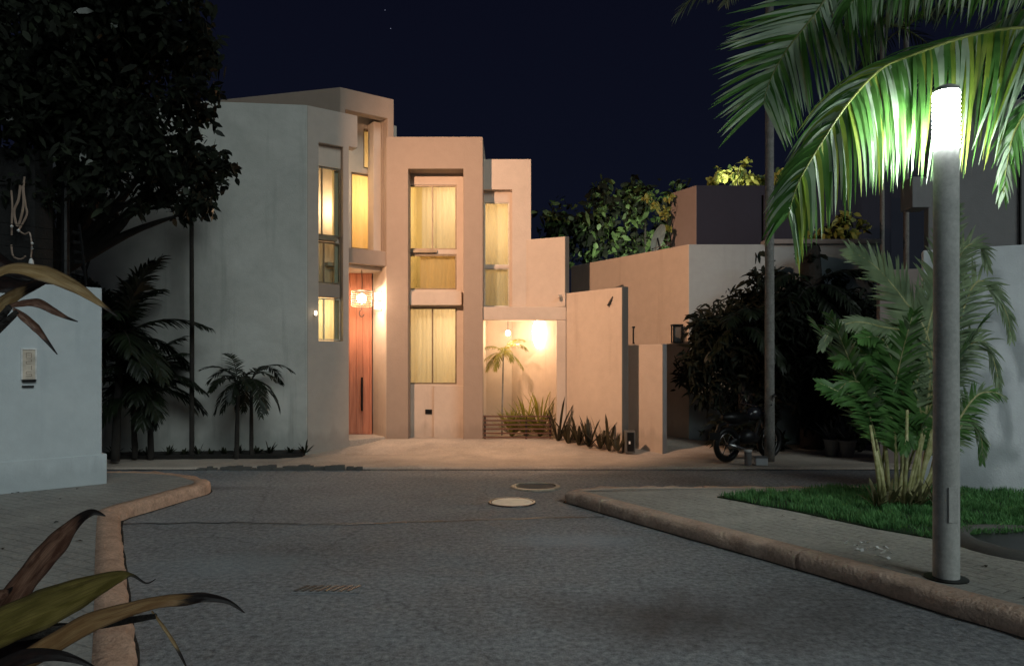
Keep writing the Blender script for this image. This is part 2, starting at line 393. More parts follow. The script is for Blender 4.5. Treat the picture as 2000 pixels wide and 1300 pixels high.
def dirt(line, off, wd, z=.005, seed=0):  # black strip laid on the road as the shadow line at a kerb foot
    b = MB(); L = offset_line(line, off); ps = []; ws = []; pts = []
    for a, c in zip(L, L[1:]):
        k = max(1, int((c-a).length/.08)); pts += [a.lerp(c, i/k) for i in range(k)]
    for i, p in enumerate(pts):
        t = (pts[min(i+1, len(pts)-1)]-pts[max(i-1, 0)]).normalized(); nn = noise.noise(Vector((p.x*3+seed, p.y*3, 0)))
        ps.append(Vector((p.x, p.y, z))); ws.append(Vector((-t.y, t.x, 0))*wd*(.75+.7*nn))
    b.strip(ps, ws); return struct(b.build('gutter_dirt', M['soil']))  # black strip standing for the shadow line
# right pavement: kerb line runs from the far tip towards the viewer; its left normal points to the pavement
kr = smooth_line(V2([(5.5, 9.15), (3.2, 9.12), (1.6, 9.1), (.95, 9.0), (.66, 8.72), (.80, 8.42), (1.54, 7.13), (2.06, 6.26), (2.51, 5.49), (2.84, 4.84), (3.11, 4.35), (3.55, 3.4), (3.95, 2.2), (4.2, 0.5)]))
kerb('kerb', kr, .13, .2, M['kerbR'], 3)
dirt(kr, -.012, .028)  # painted shadow line at the kerb foot
inner = offset_line(kr, .19)
poly = [(p.x, p.y) for p in inner]+[(14, .5), (14, 9.0)]
mb = MB(); mb.prism(poly, -.05, .135); struct(mb.build('pavement', M['paver']))
# left pavement (kerb on the right side of the line => go from the far end to the near end reversed)
kl = smooth_line(V2([(.1, .2), (-.43, 1.0), (-2.08, 3.95), (-3.0, 5.55), (-4.02, 7.35), (-4.16, 7.72), (-4.10, 8.1), (-3.98, 8.9), (-3.93, 9.3), (-4.15, 9.7), (-4.88, 10.25), (-6.5, 10.45), (-14, 10.5)]))
kerb('kerb', kl, .13, .2, M['kerbL'], 11)
dirt(kl, -.012, .016, seed=4)  # painted shadow line at the kerb foot
inner = offset_line(kl, .19)
poly = [(p.x, p.y) for p in inner]+[(-14, .2)]
mb = MB(); mb.prism(poly, -.05, .135); struct(mb.build('pavement', M['paverL']))
# far pavement and driveway ramp in front of the houses
mb = MB(); ys = [(11.45, 0.0), (11.47, .03), (11.55, .045), (12.6, .03), (13.3, .02), (14.0, .10), (14.45, .18), (22, .18)]
nx = 120
ys = [(a_+(c_-a_)*k/5, b_+(d_-b_)*k/5) for (a_, b_), (c_, d_) in zip(ys[:-2], ys[1:-1]) for k in range(5)]+ys[-2:]
for (ya, za), (yb, zb) in zip(ys, ys[1:]):
    for i in range(nx):
        x0 = -16+i*.27; x1 = x0+.27
        def zz(x, y, z):
            f = max(0, min(1, (5.0-x)/2)) * max(0, min(1, (x+5)/1.0))
            base = z if y <= 13.3 else .02+(z-.02)*f
            return base+(noise.noise(Vector((x*.9, y*1.3, 0)))*.03+noise.noise(Vector((x*2.5, y*4, 2)))*.012 if 11.5 < y < 14 else 0)
        def yy(x, y): return y+(noise.noise(Vector((x*1.2, 5, 0)))*.05 if y < 11.6 else 0)
        mb.face([(x0, yy(x0, ya), zz(x0, ya, za)), (x1, yy(x1, ya), zz(x1, ya, za)), (x1, yy(x1, yb), zz(x1, yb, zb)), (x0, yy(x0, yb), zz(x0, yb, zb))])
struct(mb.build('driveway', M['drive'], weld=True))
dirt(V2([(16.4, 11.43), (8, 11.42), (2, 11.43), (-4, 11.42), (-16, 11.43)]), 0, .045, .006, 8)  # painted shadow line, same black strip
# planting bed left of the driveway
mb = MB(); mb.prism([(-14, 12.15), (-4.1, 12.55), (-3.75, 12.8), (-3.85, 13.36), (-14, 12.6)][:4]+[(-9, 12.75), (-14, 12.7)], -.02, .10)
struct(mb.build('planting_bed', M['soil']))
# broken dark gutter in front of the bed
mb = MB()
for i in range(26):
    x = -4.9+i*.10+random.uniform(-.03, .03); y = 11.42+random.uniform(-.06, .05); s = random.uniform(.04, .10)
    mb.prism([(x-s, y-s*.6), (x+s, y-s*.7), (x+s*.8, y+s*.6), (x-s*.7, y+s*.7)], -.01, random.uniform(.03, .09))
tag(mb.build('broken_kerb_rubble', M['endcap'], origin=(-3.7, 11.4, 0)), 'broken dark chunks of kerb along the gutter before the planting bed', 'rubble')['kind'] = 'stuff'

# lawn
lawn = [(2.37, 8.28), (2.94, 7.49), (3.38, 6.69), (3.69, 6.3), (4.62, 6.4), (6.2, 6.5), (7.4, 7.3), (6.9, 8.1), (5.3, 8.9), (3.89, 8.83)]
mb = MB(); mb.prism(lawn, .10, .150); struct(mb.build('lawn_soil', concrete('lawn_soil', (.01, .03, .008), (.02, .06, .015), .8, 6)))
def inpoly(x, y, poly):
    c = False; j = len(poly)-1
    for i in range(len(poly)):
        if (poly[i][1] > y) != (poly[j][1] > y) and x < (poly[j][0]-poly[i][0])*(y-poly[i][1])/(poly[j][1]-poly[i][1])+poly[i][0]: c = not c
        j = i
    return c
mb = MB(); cnt = 0
while cnt < 26000:
    x = random.uniform(2.3, 7.4); y = random.uniform(6.2, 8.95)
    jx = noise.noise(Vector((x*5, y*5, 1)))*.06
    if not inpoly(x+jx, y+jx, lawn): continue
    d = noise.noise(Vector((x*2.2, y*2.2, 3)))+.6*noise.noise(Vector((x*7, y*7, 8)))
    if d < -.25 and random.random() < .75: continue
    h = random.uniform(.03, .075)*(1+.5*d); a = random.uniform(0, 6.28); l = random.uniform(.0, .05); wd = random.uniform(.003, .006)
    t = Vector((math.cos(a), math.sin(a), 0)); s = Vector((-t.y, t.x, 0))*wd; b = Vector((x, y, .148))
    mb.strip([b, b+t*l*.4+Vector((0, 0, h*.6)), b+t*l+Vector((0, 0, h))], [s, s*.8, s*.1]); cnt += 1
g = mb.build('grass', M['grass']); g['kind'] = 'stuff'; g['label'] = 'short bright green grass of the lawn under the palms'; g['category'] = 'grass'

# ================================================================= VILLA
vil = thing('villa', 'cream stucco modern villa with stepped blocks, red door and lit tall windows', 'house', (-2, 14.5, 0))
def wallpart(fn, mat='wallwarm', name='wall', parent=None, bevel=.012):
    b = MB(); fn(b); return b.build(name, M[mat] if isinstance(mat, str) else mat, parent or vil, weld=True, bevel=bevel)
u = Vector((.82, .57)).normalized(); CA = Vector((-3.83, 13.4))
def A(t, off=0.0): q = CA+u*t+Vector((-u.y, u.x))*off; return (q.x, q.y)
B0 = Vector((-3.35, 14.0))
def B(t, off=0.0): q = B0+u*t+Vector((-u.y, u.x))*off; return (q.x, q.y)
# grey side wall
wallpart(lambda b: panel(b, (-8.2, 12.92), (-3.83, 13.4), -.1, 6.53, .25), 'wall')
# facade pillar with the tall corner window
wallpart(lambda b: panel(b, A(.004), A(1.0), -.1, 6.528, .25, [(.22, .70, 2.13, 5.87), (.82, 1.1, -.1, 5.90)]), 'greige')
wallpart(lambda b: panel(b, (B0.x-2.62, B0.y+.67), (B0.x, B0.y), 6.2, 7.1, .2), 'taupe')
wallpart(lambda b: panel(b, B(.003), B(1.14), 3.68, 7.098, .22, [(.10, 1.0, 3.98, 6.68)]), 'taupe')
# recessed wall over the door
wallpart(lambda b: panel(b, B(-.25, .62), B(1.38, .62), 3.70, 6.9, .12, [(1.00, 1.20, 5.78, 6.60), (.73, 1.18, 4.08, 5.66)]))
wallpart(lambda b: b.obox(B(1.135, .222), B(1.135, 1.3), 3.68, 7.09, 0, .15), 'taupe')
wallpart(lambda b: b.obox(B(.83), B(1.35), 3.981, 6.679, .30, .60), name='pier')
wallpart(lambda b: b.prism([A(.5, .26), B(1.2, .224), B(1.2, 1.1), A(.1, 1.6)], 3.60, 3.679), name='soffit')
# door recess: jamb wall and floor slab
wallpart(lambda b: panel(b, (-2.93, 15.06), (-2.545, 14.5), .1, 3.675, .3), name='wall')
wallpart(lambda b: b.prism([A(.84, .0), (-2.56, 14.48), (-2.93, 15.3), (-4.2, 15.3), A(.3, .3)], .0, .225), 'drive', 'doorstep')
# front block
zt = 6.29
wallpart(lambda b: panel(b, (-2.545, 14.5), (-.59, 14.5), .0, zt, .36, [(.445, 1.561, -.1, 5.64)]), 'taupe')
wallpart(lambda b: b.obox((-.592, 14.861), (-.592, 17.5), .0, zt-.002, 0, .2), name='wall')
wallpart(lambda b: panel(b, (-2.2, 14.88), (-.86, 14.88), .0, 5.9, .12, [(.06, 1.05, 4.07, 5.41), (.06, 1.05, 3.24, 3.97), (.06, 1.05, 1.28, 2.87)]), name='wall')
wallpart(lambda b: b.obox((-2.1, 14.70), (-1.03, 14.70), 2.90, 3.19, 0, .17), name='canopy', mat='wallwarm')
wallpart(lambda b: b.obox((-1.62, 14.80), (-1.0, 14.80), .12, 1.25, 0, .078), name='pier')
wallpart(lambda b: b.obox((-2.12, 14.82), (-1.55, 14.82), 4.0, 4.055, 0, .058), mat='frame', name='sill', bevel=0)
# low block on the right
wallpart(lambda b: panel(b, (-.64, 14.9), (.395, 14.9), 2.87, 5.95, .2, [(.01, .64, 2.86, 5.32)]))
wallpart(lambda b: panel(b, (-.588, 15.02), (.1, 15.02), 2.88, 5.6, .10, [(.01, .53, 3.76, 5.08), (.01, .53, 2.90, 3.70)]))
wallpart(lambda b: b.obox((.395, 15.102), (.395, 15.9), 2.88, 5.948, 0, .2), name='wall')
# stepped side wall
wallpart(lambda b: panel(b, (.30, 14.895), (1.08, 14.54), 2.86, 4.28, .12))
wallpart(lambda b: b.obox((1.082, 14.534), (1.165, 14.60), 3.14, 4.285, 0, .06), 'endcap', 'edge_cap', bevel=.004)  # end face's shade painted on as a dark cap
def w2(b):
    p0 = Vector((1.10, 14.55)); p1 = Vector((2.06, 13.4)); panel(b, p0, p1, -.1, 3.13, .15)
wallpart(w2)
wallpart(lambda b: b.obox((2.064, 13.395), (2.19, 13.49), -.05, 3.14, 0, .05), 'endcap', 'edge_cap', bevel=.004)  # dark cap: shade of this wall end put into colour
# carport frame and court
wallpart(lambda b: b.box((-.588, 14.55, 2.59), (1.10, 14.85, 2.855)), name='lintel')
wallpart(lambda b: b.box((.905, 14.552, 0), (1.098, 14.848, 2.588)), name='pillar')
wallpart(lambda b: panel(b, (0, 16.32), (1.08, 14.86), .1, 2.80, .15))
wallpart(lambda b: panel(b, (-1.2, 16.6), (.02, 16.33), .1, 2.80, .15))
wallpart(lambda b: b.prism([(-.59, 14.852), (1.05, 14.852), (.03, 16.4), (-.59, 16.8)], 2.80, 2.868), name='ceiling')
wallpart(lambda b: b.prism([(-8.2, 13.2), (-3.8, 13.66), (-3.45, 14.0), (-4.6, 16.2), (-8, 18)], 6.12, 6.2), 'gwall', 'roof', bevel=0)
wallpart(lambda b: b.prism([(-2.2, 14.87), (-.6, 14.87), (-.6, 17.5), (-2.2, 17.5)], 6.0, 6.1), 'gwall', 'roof', bevel=0)
wallpart(lambda b: b.prism([B(.05, .21), B(1.12, .21), B(1.12, 1.3), B(-.8, 1.3)], 6.92, 7.0), 'gwall', 'roof', bevel=0)
wallpart(lambda b: b.obox((-.585, 15.15), (.18, 15.15), 5.62, 5.7, 0, 1.6), 'gwall', 'roof', bevel=0)
# interiors
def room(x0, x1, y0, y1, z0, z1, pts=None):
    b = MB(); poly = pts or [(x0, y0), (x1, y0), (x1, y1), (x0, y1)]
    n = len(poly)
    b.face([(p[0], p[1], z0) for p in poly]); b.face([(p[0], p[1], z1) for p in poly][::-1])
    for i in range(n):
        if i == 0: continue      # window side is the first edge
        j = (i+1) % n; b.face([(poly[i][0], poly[i][1], z0), (poly[j][0], poly[j][1], z0), (poly[j][0], poly[j][1], z1), (poly[i][0], poly[i][1], z1)])
    return b.build('room', M['room'], vil)
room(-2.25, -.8, 15.01, 16.9, .2, 3.05); room(-2.25, -.8, 15.01, 16.9, 3.1, 5.9)
room(0, 0, 0, 0, 1.9, 3.15, [A(.02, .26), A(.80, .26), A(.80, 1.6), A(-.6, 1.6)])
room(0, 0, 0, 0, 3.2, 6.1, [A(.02, .26), A(.80, .26), A(.80, 1.6), A(-.6, 1.6)])
room(0, 0, 0, 0, 3.72, 6.85, [B(.2, .75), B(1.34, .75), B(1.34, 1.9), B(.2, 1.9)])
room(-.586, .05, 15.14, 16.6, 2.88, 5.4)

def window(p0, p1, z0, z1, splits=(), hs=(), fm='frame', fw=.03, curtain=None, cdist=.22, parent=None, depth=.05, cut=(0, 1)):
    """frame mesh = the window part; pane and curtain are its sub-parts"""
    p0 = Vector(p0[:2]); p1 = Vector(p1[:2]); L = (p1-p0).length; d = (p1-p0)/L; n = Vector((-d.y, d.x)); b = MB()
    b.obox(p0, p1, z0, z0+fw, 0, depth); b.obox(p0, p1, z1-fw, z1, 0, depth)
    for t in [0]+list(splits)+[1]:
        c = p0+d*(fw/2+(L-fw)*t); b.obox(c-d*fw/2, c+d*fw/2, z0+fw, z1-fw, 0.002, depth-.002)
    for h in hs:
        zc = z0+(z1-z0)*h; b.obox(p0+d*fw, p1-d*fw, zc-fw/2, zc+fw/2, .004, depth-.004)
    o = b.build('window', M[fm], parent or vil)
    b = MB(); b.obox(p0+d*fw*.5, p1-d*fw*.5, z0+fw*.5, z1-fw*.5, depth*.45, depth*.55); b.build('pane', M['glass'], o)
    if curtain:
        b = MB(); k = int(L*cut[1]/.012); prev = None
        for i in range(int(k*cut[0]/max(cut[1], .01)), k+1):
            q = p0+d*(i*.012)+n*(cdist+.004*math.sin(i*.9)+.008*math.sin(i*.21+1)); 
            if prev is not None: b.face([(prev.x, prev.y, z0-.05), (q.x, q.y, z0-.05), (q.x, q.y, z1+.1), (prev.x, prev.y, z1+.1)])
            prev = q
        b.build('curtain', M[curtain], o, smooth=True, weld=True)
    return o
# front block windows
window((-2.14, 14.90), (-1.15, 14.90), 4.07, 5.41, (.49,), curtain='curtain', cut=(.25, 1))
window((-2.14, 14.90), (-1.15, 14.90), 3.24, 3.97, (), curtain='panelpane', cdist=.12, cut=(.22, 1))
window((-2.14, 14.90), (-1.15, 14.90), 1.28, 2.87, (.49,), curtain='curtain')
# corner tower windows
for z0, z1, c in ((4.15, 5.45, None), (3.24, 4.03, 'curtain'), (2.15, 2.95, 'curtain')):
    window(A(.225, .12), A(.695, .12), z0, z1, (.22,) if z0 > 4 else (.3,), fm='brightframe' if z0 < 3 else 'frame', fw=.022, curtain=c, cdist=.25)
wallpart(lambda b: b.obox(A(.222), A(.698), 5.46, 5.868, .10, .2), name='spandrel')
wallpart(lambda b: b.obox(A(.222), A(.60), 4.05, 4.13, .04, .18), 'frame', 'transom', bevel=0)
wallpart(lambda b: b.obox(A(.222), A(.66), 2.97, 3.22, .06, .2), 'taupe', 'spandrel', bevel=0)
wallpart(lambda b: b.obox(A(.60), A(.698), 2.14, 5.45, .185, .235), name='pier')
# windows above the door
window(B(.48, .66), B(.93, .66), 4.08, 5.66, (), curtain='panelpane', cdist=.15)
window(B(.75, .66), B(.95, .66), 5.78, 6.60, (), curtain='curtain', cdist=.15)
# right block window
window((-.58, 15.04), (-.06, 15.04), 3.76, 5.08, (), curtain='curtain', cdist=.14, fm='brightframe', fw=.02)
window((-.58, 15.04), (-.06, 15.04), 2.90, 3.70, (), curtain='curtain', cdist=.10, fm='brightframe', fw=.02)
# door
d0 = MB(); d0.box((-4.0, 15.02, .226), (-2.94, 15.10, 3.60))
for i in range(7): d0.box((-3.95+i*.14, 15.005, .25), (-3.95+i*.14+.125, 15.02, 3.57))
door = d0.build('door', M['reddoor'], vil)
d1 = MB(); d1.tube([(-3.13, 14.95, .72), (-3.13, 14.95, 1.42)], .022, 8); d1.tube([(-3.13, 14.95, .80), (-3.13, 15.01, .80)], .012, 6); d1.tube([(-3.13, 14.95, 1.34), (-3.13, 15.01, 1.34)], .012, 6)
d1.build('handle', M['black'], door)
b = MB(); b.obox((-1.80, 14.862), (-1.66, 14.862), Z(808, 14.9), Z(799, 14.9), 0, .02); b.build('vent', M['black'], vil)
b = MB(); b.tube([(1.02, 14.62, Z(577, 14.5)), (.92, 14.45, Z(577, 14.5)-.02)], .035, 8); b.build('water_spout', M['wallwarm'], vil)
# interior light sources
WARM = (1.0, .68, .44)
for (x, y, z), p in (((-1.3, 15.9, 2.4), 38), ((-1.25, 15.9, 5.1), 40), ((-.3, 16.0, 4.6), 26)):
    lamp('POINT', 'room_light', vil, (x, y, z), p, WARM, shadow_soft_size=.06)
q = B(.85, 1.45); lamp('POINT', 'room_light', vil, (q[0], q[1], 5.2), 60, (1, .66, .34), shadow_soft_size=.06)
q = A(.35, 1.0); bq = P(662, 376, q[1]-.1)
b = MB(); b.lathe((bq.x, bq.y, bq.z), [(0.001, .055), (.03, .045), (.05, .015), (.05, -.015), (.03, -.045), (.001, -.055)], 14)
b.tube([(bq.x, bq.y, bq.z+.05), (bq.x, bq.y, 6.09)], .006, 5)
bulb = thing('ceiling_bulb', 'bright round bulb hanging inside the tall corner window', 'lamp', (bq.x, bq.y, bq.z))
b.build('bulb', emit('bulb_glow', (1, .9, .7), 28), bulb, smooth=True)
lamp('POINT', 'bulb_light', bulb, (bq.x, bq.y-.1, bq.z-.3), 60, WARM, shadow_soft_size=.05)
q = A(.35, .8); lamp('POINT', 'room_light', vil, (q[0], q[1], 2.7), 22, (1, .75, .45), shadow_soft_size=.05)

# lamps of the villa
pc = Vector((-3.045, 14.52, 3.02))
pen = thing('pendant_lamp', 'glowing slatted drum pendant lamp over the red door', 'lamp', (pc.x, pc.y, 3.68))
b = MB()
for i in range(8):
    z = pc.z-.15+i*.043; r = .205
    pts = [(pc.x+r*math.cos(a*math.pi/12), pc.y+r*math.sin(a*math.pi/12), z) for a in range(25)]
    b.tube(pts, .008, 5, cap=False)
for k in range(6):
    a = k*math.pi/3+.2; b.tube([(pc.x+.205*math.cos(a), pc.y+.205*math.sin(a), pc.z-.15), (pc.x+.205*math.cos(a), pc.y+.205*math.sin(a), pc.z+.155)], .006, 5)
b.build('lamp_shade', plain('rattan', (.35, .25, .14), .6), pen)
b = MB(); b.tube([(pc.x, pc.y, pc.z+.05), (pc.x+.01, pc.y, pc.z+.3), (pc.x, pc.y, 3.60)], .008, 6); b.lathe((pc.x, pc.y, pc.z+.155), [(.001, .02), (.2, .0), (.2, -.004), (.001, -.004)], 16)
b.build('cord', M['darkmetal'], pen)
b = MB(); b.tube([(pc.x+.05*math.cos(a*.5), pc.y, pc.z-.30+.07*math.sin(a*.5)) for a in range(4, 13)], .008, 5); b.tube([(pc.x, pc.y, pc.z-.14), (pc.x, pc.y, pc.z-.24)], .005, 5); b.build('hook', M['darkmetal'], pen)
b = MB(); b.lathe(pc, [(.001, .10), (.05, .09), (.085, .04), (.09, -.02), (.06, -.09), (.001, -.10)], 16); b.build('bulb', emit('pendant_glow', (1, .88, .66), 34), pen, smooth=True)
lamp('POINT', 'pendant_light', pen, (pc.x+.01, pc.y-.14, pc.z), 80, (1, .72, .50), shadow_soft_size=.05)

js = Vector((-2.725, 14.765, 2.98)); jd = Vector((.385, -.56, 0)).normalized(); jn = Vector((-.56, -.385, 0)).normalized()
s_ = thing('door_sconce', 'bright square wall light on the jamb right of the red door', 'lamp', js)
b = MB(); mt = Matrix.Translation(js+jn*.035) @ Matrix(((jd.x, jn.x, 0, 0), (jd.y, jn.y, 0, 0), (0, 0, 1, 0), (0, 0, 0, 1)))
for z in (-.15, .04): b.box((-.085, -.02, z), (.085, .045, z+.14), mat=mt)
b.build('diffuser', emit('door_sconce_glow', (1, .86, .66), 9), s_)
b = MB(); b.box((-.10, -.034, -.19), (.10, -.021, .22), mat=mt); b.box((-.09, -.02, -.008), (.09, .05, .038), mat=mt); b.build('bracket', M['brightframe'], s_)
scp = Vector((.545, 15.44, Z(652, 15.45)))
s_ = thing('wall_sconce', 'bright teardrop wall sconce inside the carport court', 'lamp', scp)
b = MB(); b.lathe(scp, [(.001, .29), (.05, .27), (.085, .2), (.105, .08), (.10, -.05), (.07, -.18), (.03, -.28), (.001, -.30)], 18); b.build('lamp_shade', emit('sconce_glow', (1, .86, .62), 22), s_, smooth=True)
b = MB(); b.box((-.02, 0, -.06), (.02, .14, .06), mat=Matrix.Translation(scp+Vector((.05, .03, 0)))); b.build('bracket', M['darkmetal'], s_)
lamp('POINT', 'sconce_light', s_, scp+Vector((-.42, -.30, -.1)), 30, (1, .62, .36), shadow_soft_size=.08)
pb = Vector((X(992, 15.9), 15.9, Z(650, 15.9)))
s_ = thing('court_pendant', 'small white pendant bulb at the back of the court, above the palm', 'lamp', (pb.x, pb.y, 2.8))
b = MB(); b.lathe(pb, [(.001, .06), (.04, .045), (.055, 0), (.04, -.05), (.001, -.065)], 12); b.build('bulb', emit('small_bulb_glow', (1, .97, .9), 14), s_, smooth=True)
b = MB(); b.tube([(pb.x, pb.y, pb.z+.05), (pb.x, pb.y, 2.8)], .007, 5); b.build('cord', M['darkmetal'], s_)
lamp('POINT', 'court_light', s_, pb+Vector((0, -.35, -.1)), 16, (1, .72, .42), shadow_soft_size=.05)
# small sconce left of tower window
q = A(.13, -.10); sp = Vector((q[0], q[1], Z(612, 13.5)))
s_ = thing('small_wall_light', 'tiny warm wall light left of the low tower window', 'lamp', sp)
b = MB(); b.lathe(sp, [(.001, .045), (.022, .04), (.028, 0), (.022, -.04), (.001, -.045)], 10); b.build('bulb', emit('tiny_glow', (1, .82, .55), 5), s_, smooth=True)
b = MB(); q2 = A(.13, 0); b.tube([(sp.x, sp.y, sp.z-.03), (q2[0], q2[1], sp.z-.03)], .012, 6); b.build('bracket', M['brightframe'], s_)

# assumed warm flood lamp on a pole inside the dark tree at the left: unseen, added to light the entrance court
fp = Vector((-3.4, 8.0, 6.65)); aim = fp+Vector((math.cos(R(60)), math.sin(R(60)), -math.tan(R(20))))*8
s_ = thing('floodlight', 'assumed, unseen warm flood lamp added on a long arm above the left pavement, over the tree', 'floodlight', (-6.2, 9.95, 0))
b = MB(); b.tube([(-6.2, 9.95, .13), (-6.2, 9.95, 6.5)], [.06, .045], 10); b.tube([(-6.2, 9.95, 6.45), (-5.2, 9.0, 6.8), (fp.x, fp.y+.02, fp.z+.12), (fp.x, fp.y, fp.z)], .025, 8); b.build('pole', M['black'], s_)
b = MB(); mt = Matrix.Translation(fp) @ (aim-fp).to_track_quat('Y', 'Z').to_matrix().to_4x4(); b.box((-.12, -.09, -.09), (.12, -.02, .09), mat=mt); b.build('housing', M['black'], s_)
for az in (82, 40):  # unseen flaps added to cut the beam off the grey wall and garden
    b = MB(); ca = math.cos(R(az)); sa = math.sin(R(az)); o = Vector((-sa, ca, 0))*(.045 if az > 50 else -.045)
    a_ = fp+o+Vector((ca, sa, 0))*.03; c_ = fp+o*.9+Vector((ca, sa, 0))*.5; n_ = Vector((-sa, ca, 0))*.004
    b.prism([(p.x, p.y) for p in (a_-n_, c_-n_, c_+n_, a_+n_)], fp.z-.42, fp.z+.2); b.build('barn_door', M['black'], s_)  # added unseen flap
fl = lamp('SPOT', 'flood_beam', s_, fp, 4900, (1, .59, .37), spot_size=R(90), spot_blend=1.0, shadow_soft_size=.035)  # assumed source, added to wash the villa walls in warm light
fl.rotation_euler = (aim-fp).to_track_quat('-Z', 'Y').to_euler()

# ================================================================= NEIGHBOURING BUILDINGS
nb = thing('neighbour_house', 'grey flat-roofed house with a dark upper storey, right of the villa', 'house', (4, 16, 0))
wallpart(lambda b: panel(b, (1.5, 18.3), (3.70, 15.0), -.1, 4.2, .2), 'wallwarm', parent=nb)
wallpart(lambda b: panel(b, (3.702, 15.0), (7.6, 15.0), -.1, 4.198, .2), 'nwall', parent=nb)
wallpart(lambda b: b.prism([(5.3, 14.93), (7.7, 14.93), (7.7, 15.3), (5.3, 15.3)], 4.20, 4.30), 'gwall', 'coping', parent=nb)
wallpart(lambda b: b.prism([(1.75, 18.3), (3.9, 15.22), (7.6, 15.22), (7.6, 21), (1.75, 21)], 3.9, 4.0), 'gwall', 'roof', parent=nb, bevel=0)
wallpart(lambda b: panel(b, (3.94, 17.8), (4.37, 17.0), 4.0, 5.94, .2), 'brownwall', parent=nb)
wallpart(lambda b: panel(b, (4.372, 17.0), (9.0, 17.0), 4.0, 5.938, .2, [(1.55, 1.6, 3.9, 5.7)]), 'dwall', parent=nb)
wallpart(lambda b: b.obox((5.93, 17.0), (5.97, 17.0), 4.0, 5.7, .1, .15), 'black', 'shutter_track', parent=nb, bevel=0)
ga = thing('gate_wall', 'low cream gate pier wall beside the black opening', 'wall', (2.6, 13.5, 0))
wallpart(lambda b: panel(b, (2.22, 13.95), (2.80, 13.32), -.1, 2.06, .12), 'wallwarm', parent=ga)
wallpart(lambda b: b.obox((2.803, 13.315), (2.89, 13.38), -.1, 2.065, 0, .05), 'gwall', 'edge_cap', parent=ga, bevel=.004)  # grey cap paints the end face as out of the warm light
for k, (px, py, lab) in enumerate(((1243, 655, 'black lantern on the neighbour wall, left of the two above the gate wall'), (1322, 652, 'black lantern on the neighbour wall, right of the two near the hedge'))):
    Dl = 16.6 if k == 0 else 15.2
    c = P(px, py, Dl-.15); s_ = thing('wall_lantern', lab, 'lantern', c, 'unlit lanterns on the neighbour wall')
    b = MB(); h = .17; r = .09
    for sx in (-1, 1):
        for sy in (-1, 1): b.box((c.x+sx*r-.012, c.y+sy*r-.012, c.z-h), (c.x+sx*r+.012, c.y+sy*r+.012, c.z+h))
    b.box((c.x-r-.02, c.y-r-.02, c.z+h), (c.x+r+.02, c.y+r+.02, c.z+h+.03)); b.box((c.x-r-.01, c.y-r-.01, c.z-h-.02), (c.x+r+.01, c.y+r+.01, c.z-h))
    b.tube([(c.x, c.y, c.z), (c.x+.25, c.y+.1, c.z)], .015, 6)
    b.build('frame', M['black'], s_)
    b = MB(); b.box((c.x-r+.02, c.y-r+.02, c.z-h), (c.x+r-.02, c.y+r-.02, c.z+h)); b.build('glass', M['endcap'], s_)
# black bar bracket on the side wall, meter box at its foot
b = MB(); b.tube([P(1187, 597, 13.62), P(1198, 580, 13.60), P(1208, 570, 13.58)], [.018, .03, .02], 8)
b.tube([P(1203, 574, 13.60), P(1206, 577, 13.72)], .012, 6)
tag(b.build('wall_bracket', M['black'], origin=P(1198, 583, 13.6)), 'slanted black bar lamp fixed near the top of the stepped wall', 'bracket')
mbx = thing('meter_box', 'small black meter box at the foot of the stepped wall end', 'meter box', (2.17, 13.3, 0))
b = MB(); b.box((2.09, 13.22, .05), (2.27, 13.36, .46)); b.build('case', M['endcap'], mbx, bevel=.006)
b = MB(); b.box((2.125, 13.205, .09), (2.245, 13.221, .43)); b.build('door', M['black'], mbx)
b = MB(); b.box((2.15, 13.195, .22), (2.18, 13.205, .27)); b.build('label_plate', M['white'], mbx)

# satellite dish
dc = P(1283, 464, 17.2); s_ = thing('satellite_dish', 'tilted satellite dish on the roof edge in front of the tree', 'satellite dish', (dc.x, dc.y, 4.0))
b = MB(); mt = Matrix.Translation(dc) @ Matrix.Rotation(R(28), 4, 'Y') @ Matrix.Rotation(R(62), 4, 'Z') @ Matrix.Rotation(R(90), 4, 'X')
rows = []
for i in range(7):
    r = .37*i/6; rows.append([mt @ Vector((r*math.cos(a*math.pi/12), r*math.sin(a*math.pi/12)*.92, .25*r*r)) for a in range(24)])
for a_, c_ in zip(rows, rows[1:]):
    for k in range(24): b.face([a_[k], a_[(k+1) % 24], c_[(k+1) % 24], c_[k]])
b.build('dish', plain('dish_paint', (.62, .62, .50), .5), s_, smooth=True, weld=True)
b = MB(); b.tube([dc+Vector((.02, .03, 0)), dc+Vector((.1, .1, -.3)), (dc.x+.1, dc.y+.1, 3.95)], .02, 6); b.tube([mt @ Vector((0, -.3, .02)), mt @ Vector((0, -.05, .35))], .012, 5); b.box((-.04, -.04, -.04), (.04, .04, .04), mat=mt @ Matrix.Translation((0, -.05, .35))); b.build('arm', M['darkmetal'], s_)

# far grey building on the right
fb = thing('grey_building', 'tall grey building behind the lamp and the palm at the right', 'building', (9, 14, 0))
wallpart(lambda b: panel(b, (7.55, 13.0), (12.5, 12.2), -.1, 6.4, .2), 'gwall', parent=fb)
wallpart(lambda b: panel(b, (8.3, 18), (10.6, 18), -.1, 8.2, .2), 'dwall', parent=fb)
wallpart(lambda b: b.box((X(1782, 12.8), 12.8, Z(405, 12.8)), (X(1818, 12.8), 13.2, Z(345, 12.8))), 'gwall', 'balcony', parent=fb)
wallpart(lambda b: b.obox((9.02, 12.72), (9.04, 12.717), .5, 6.2, -.006, .05), 'black', 'drainpipe', parent=fb, bevel=0)
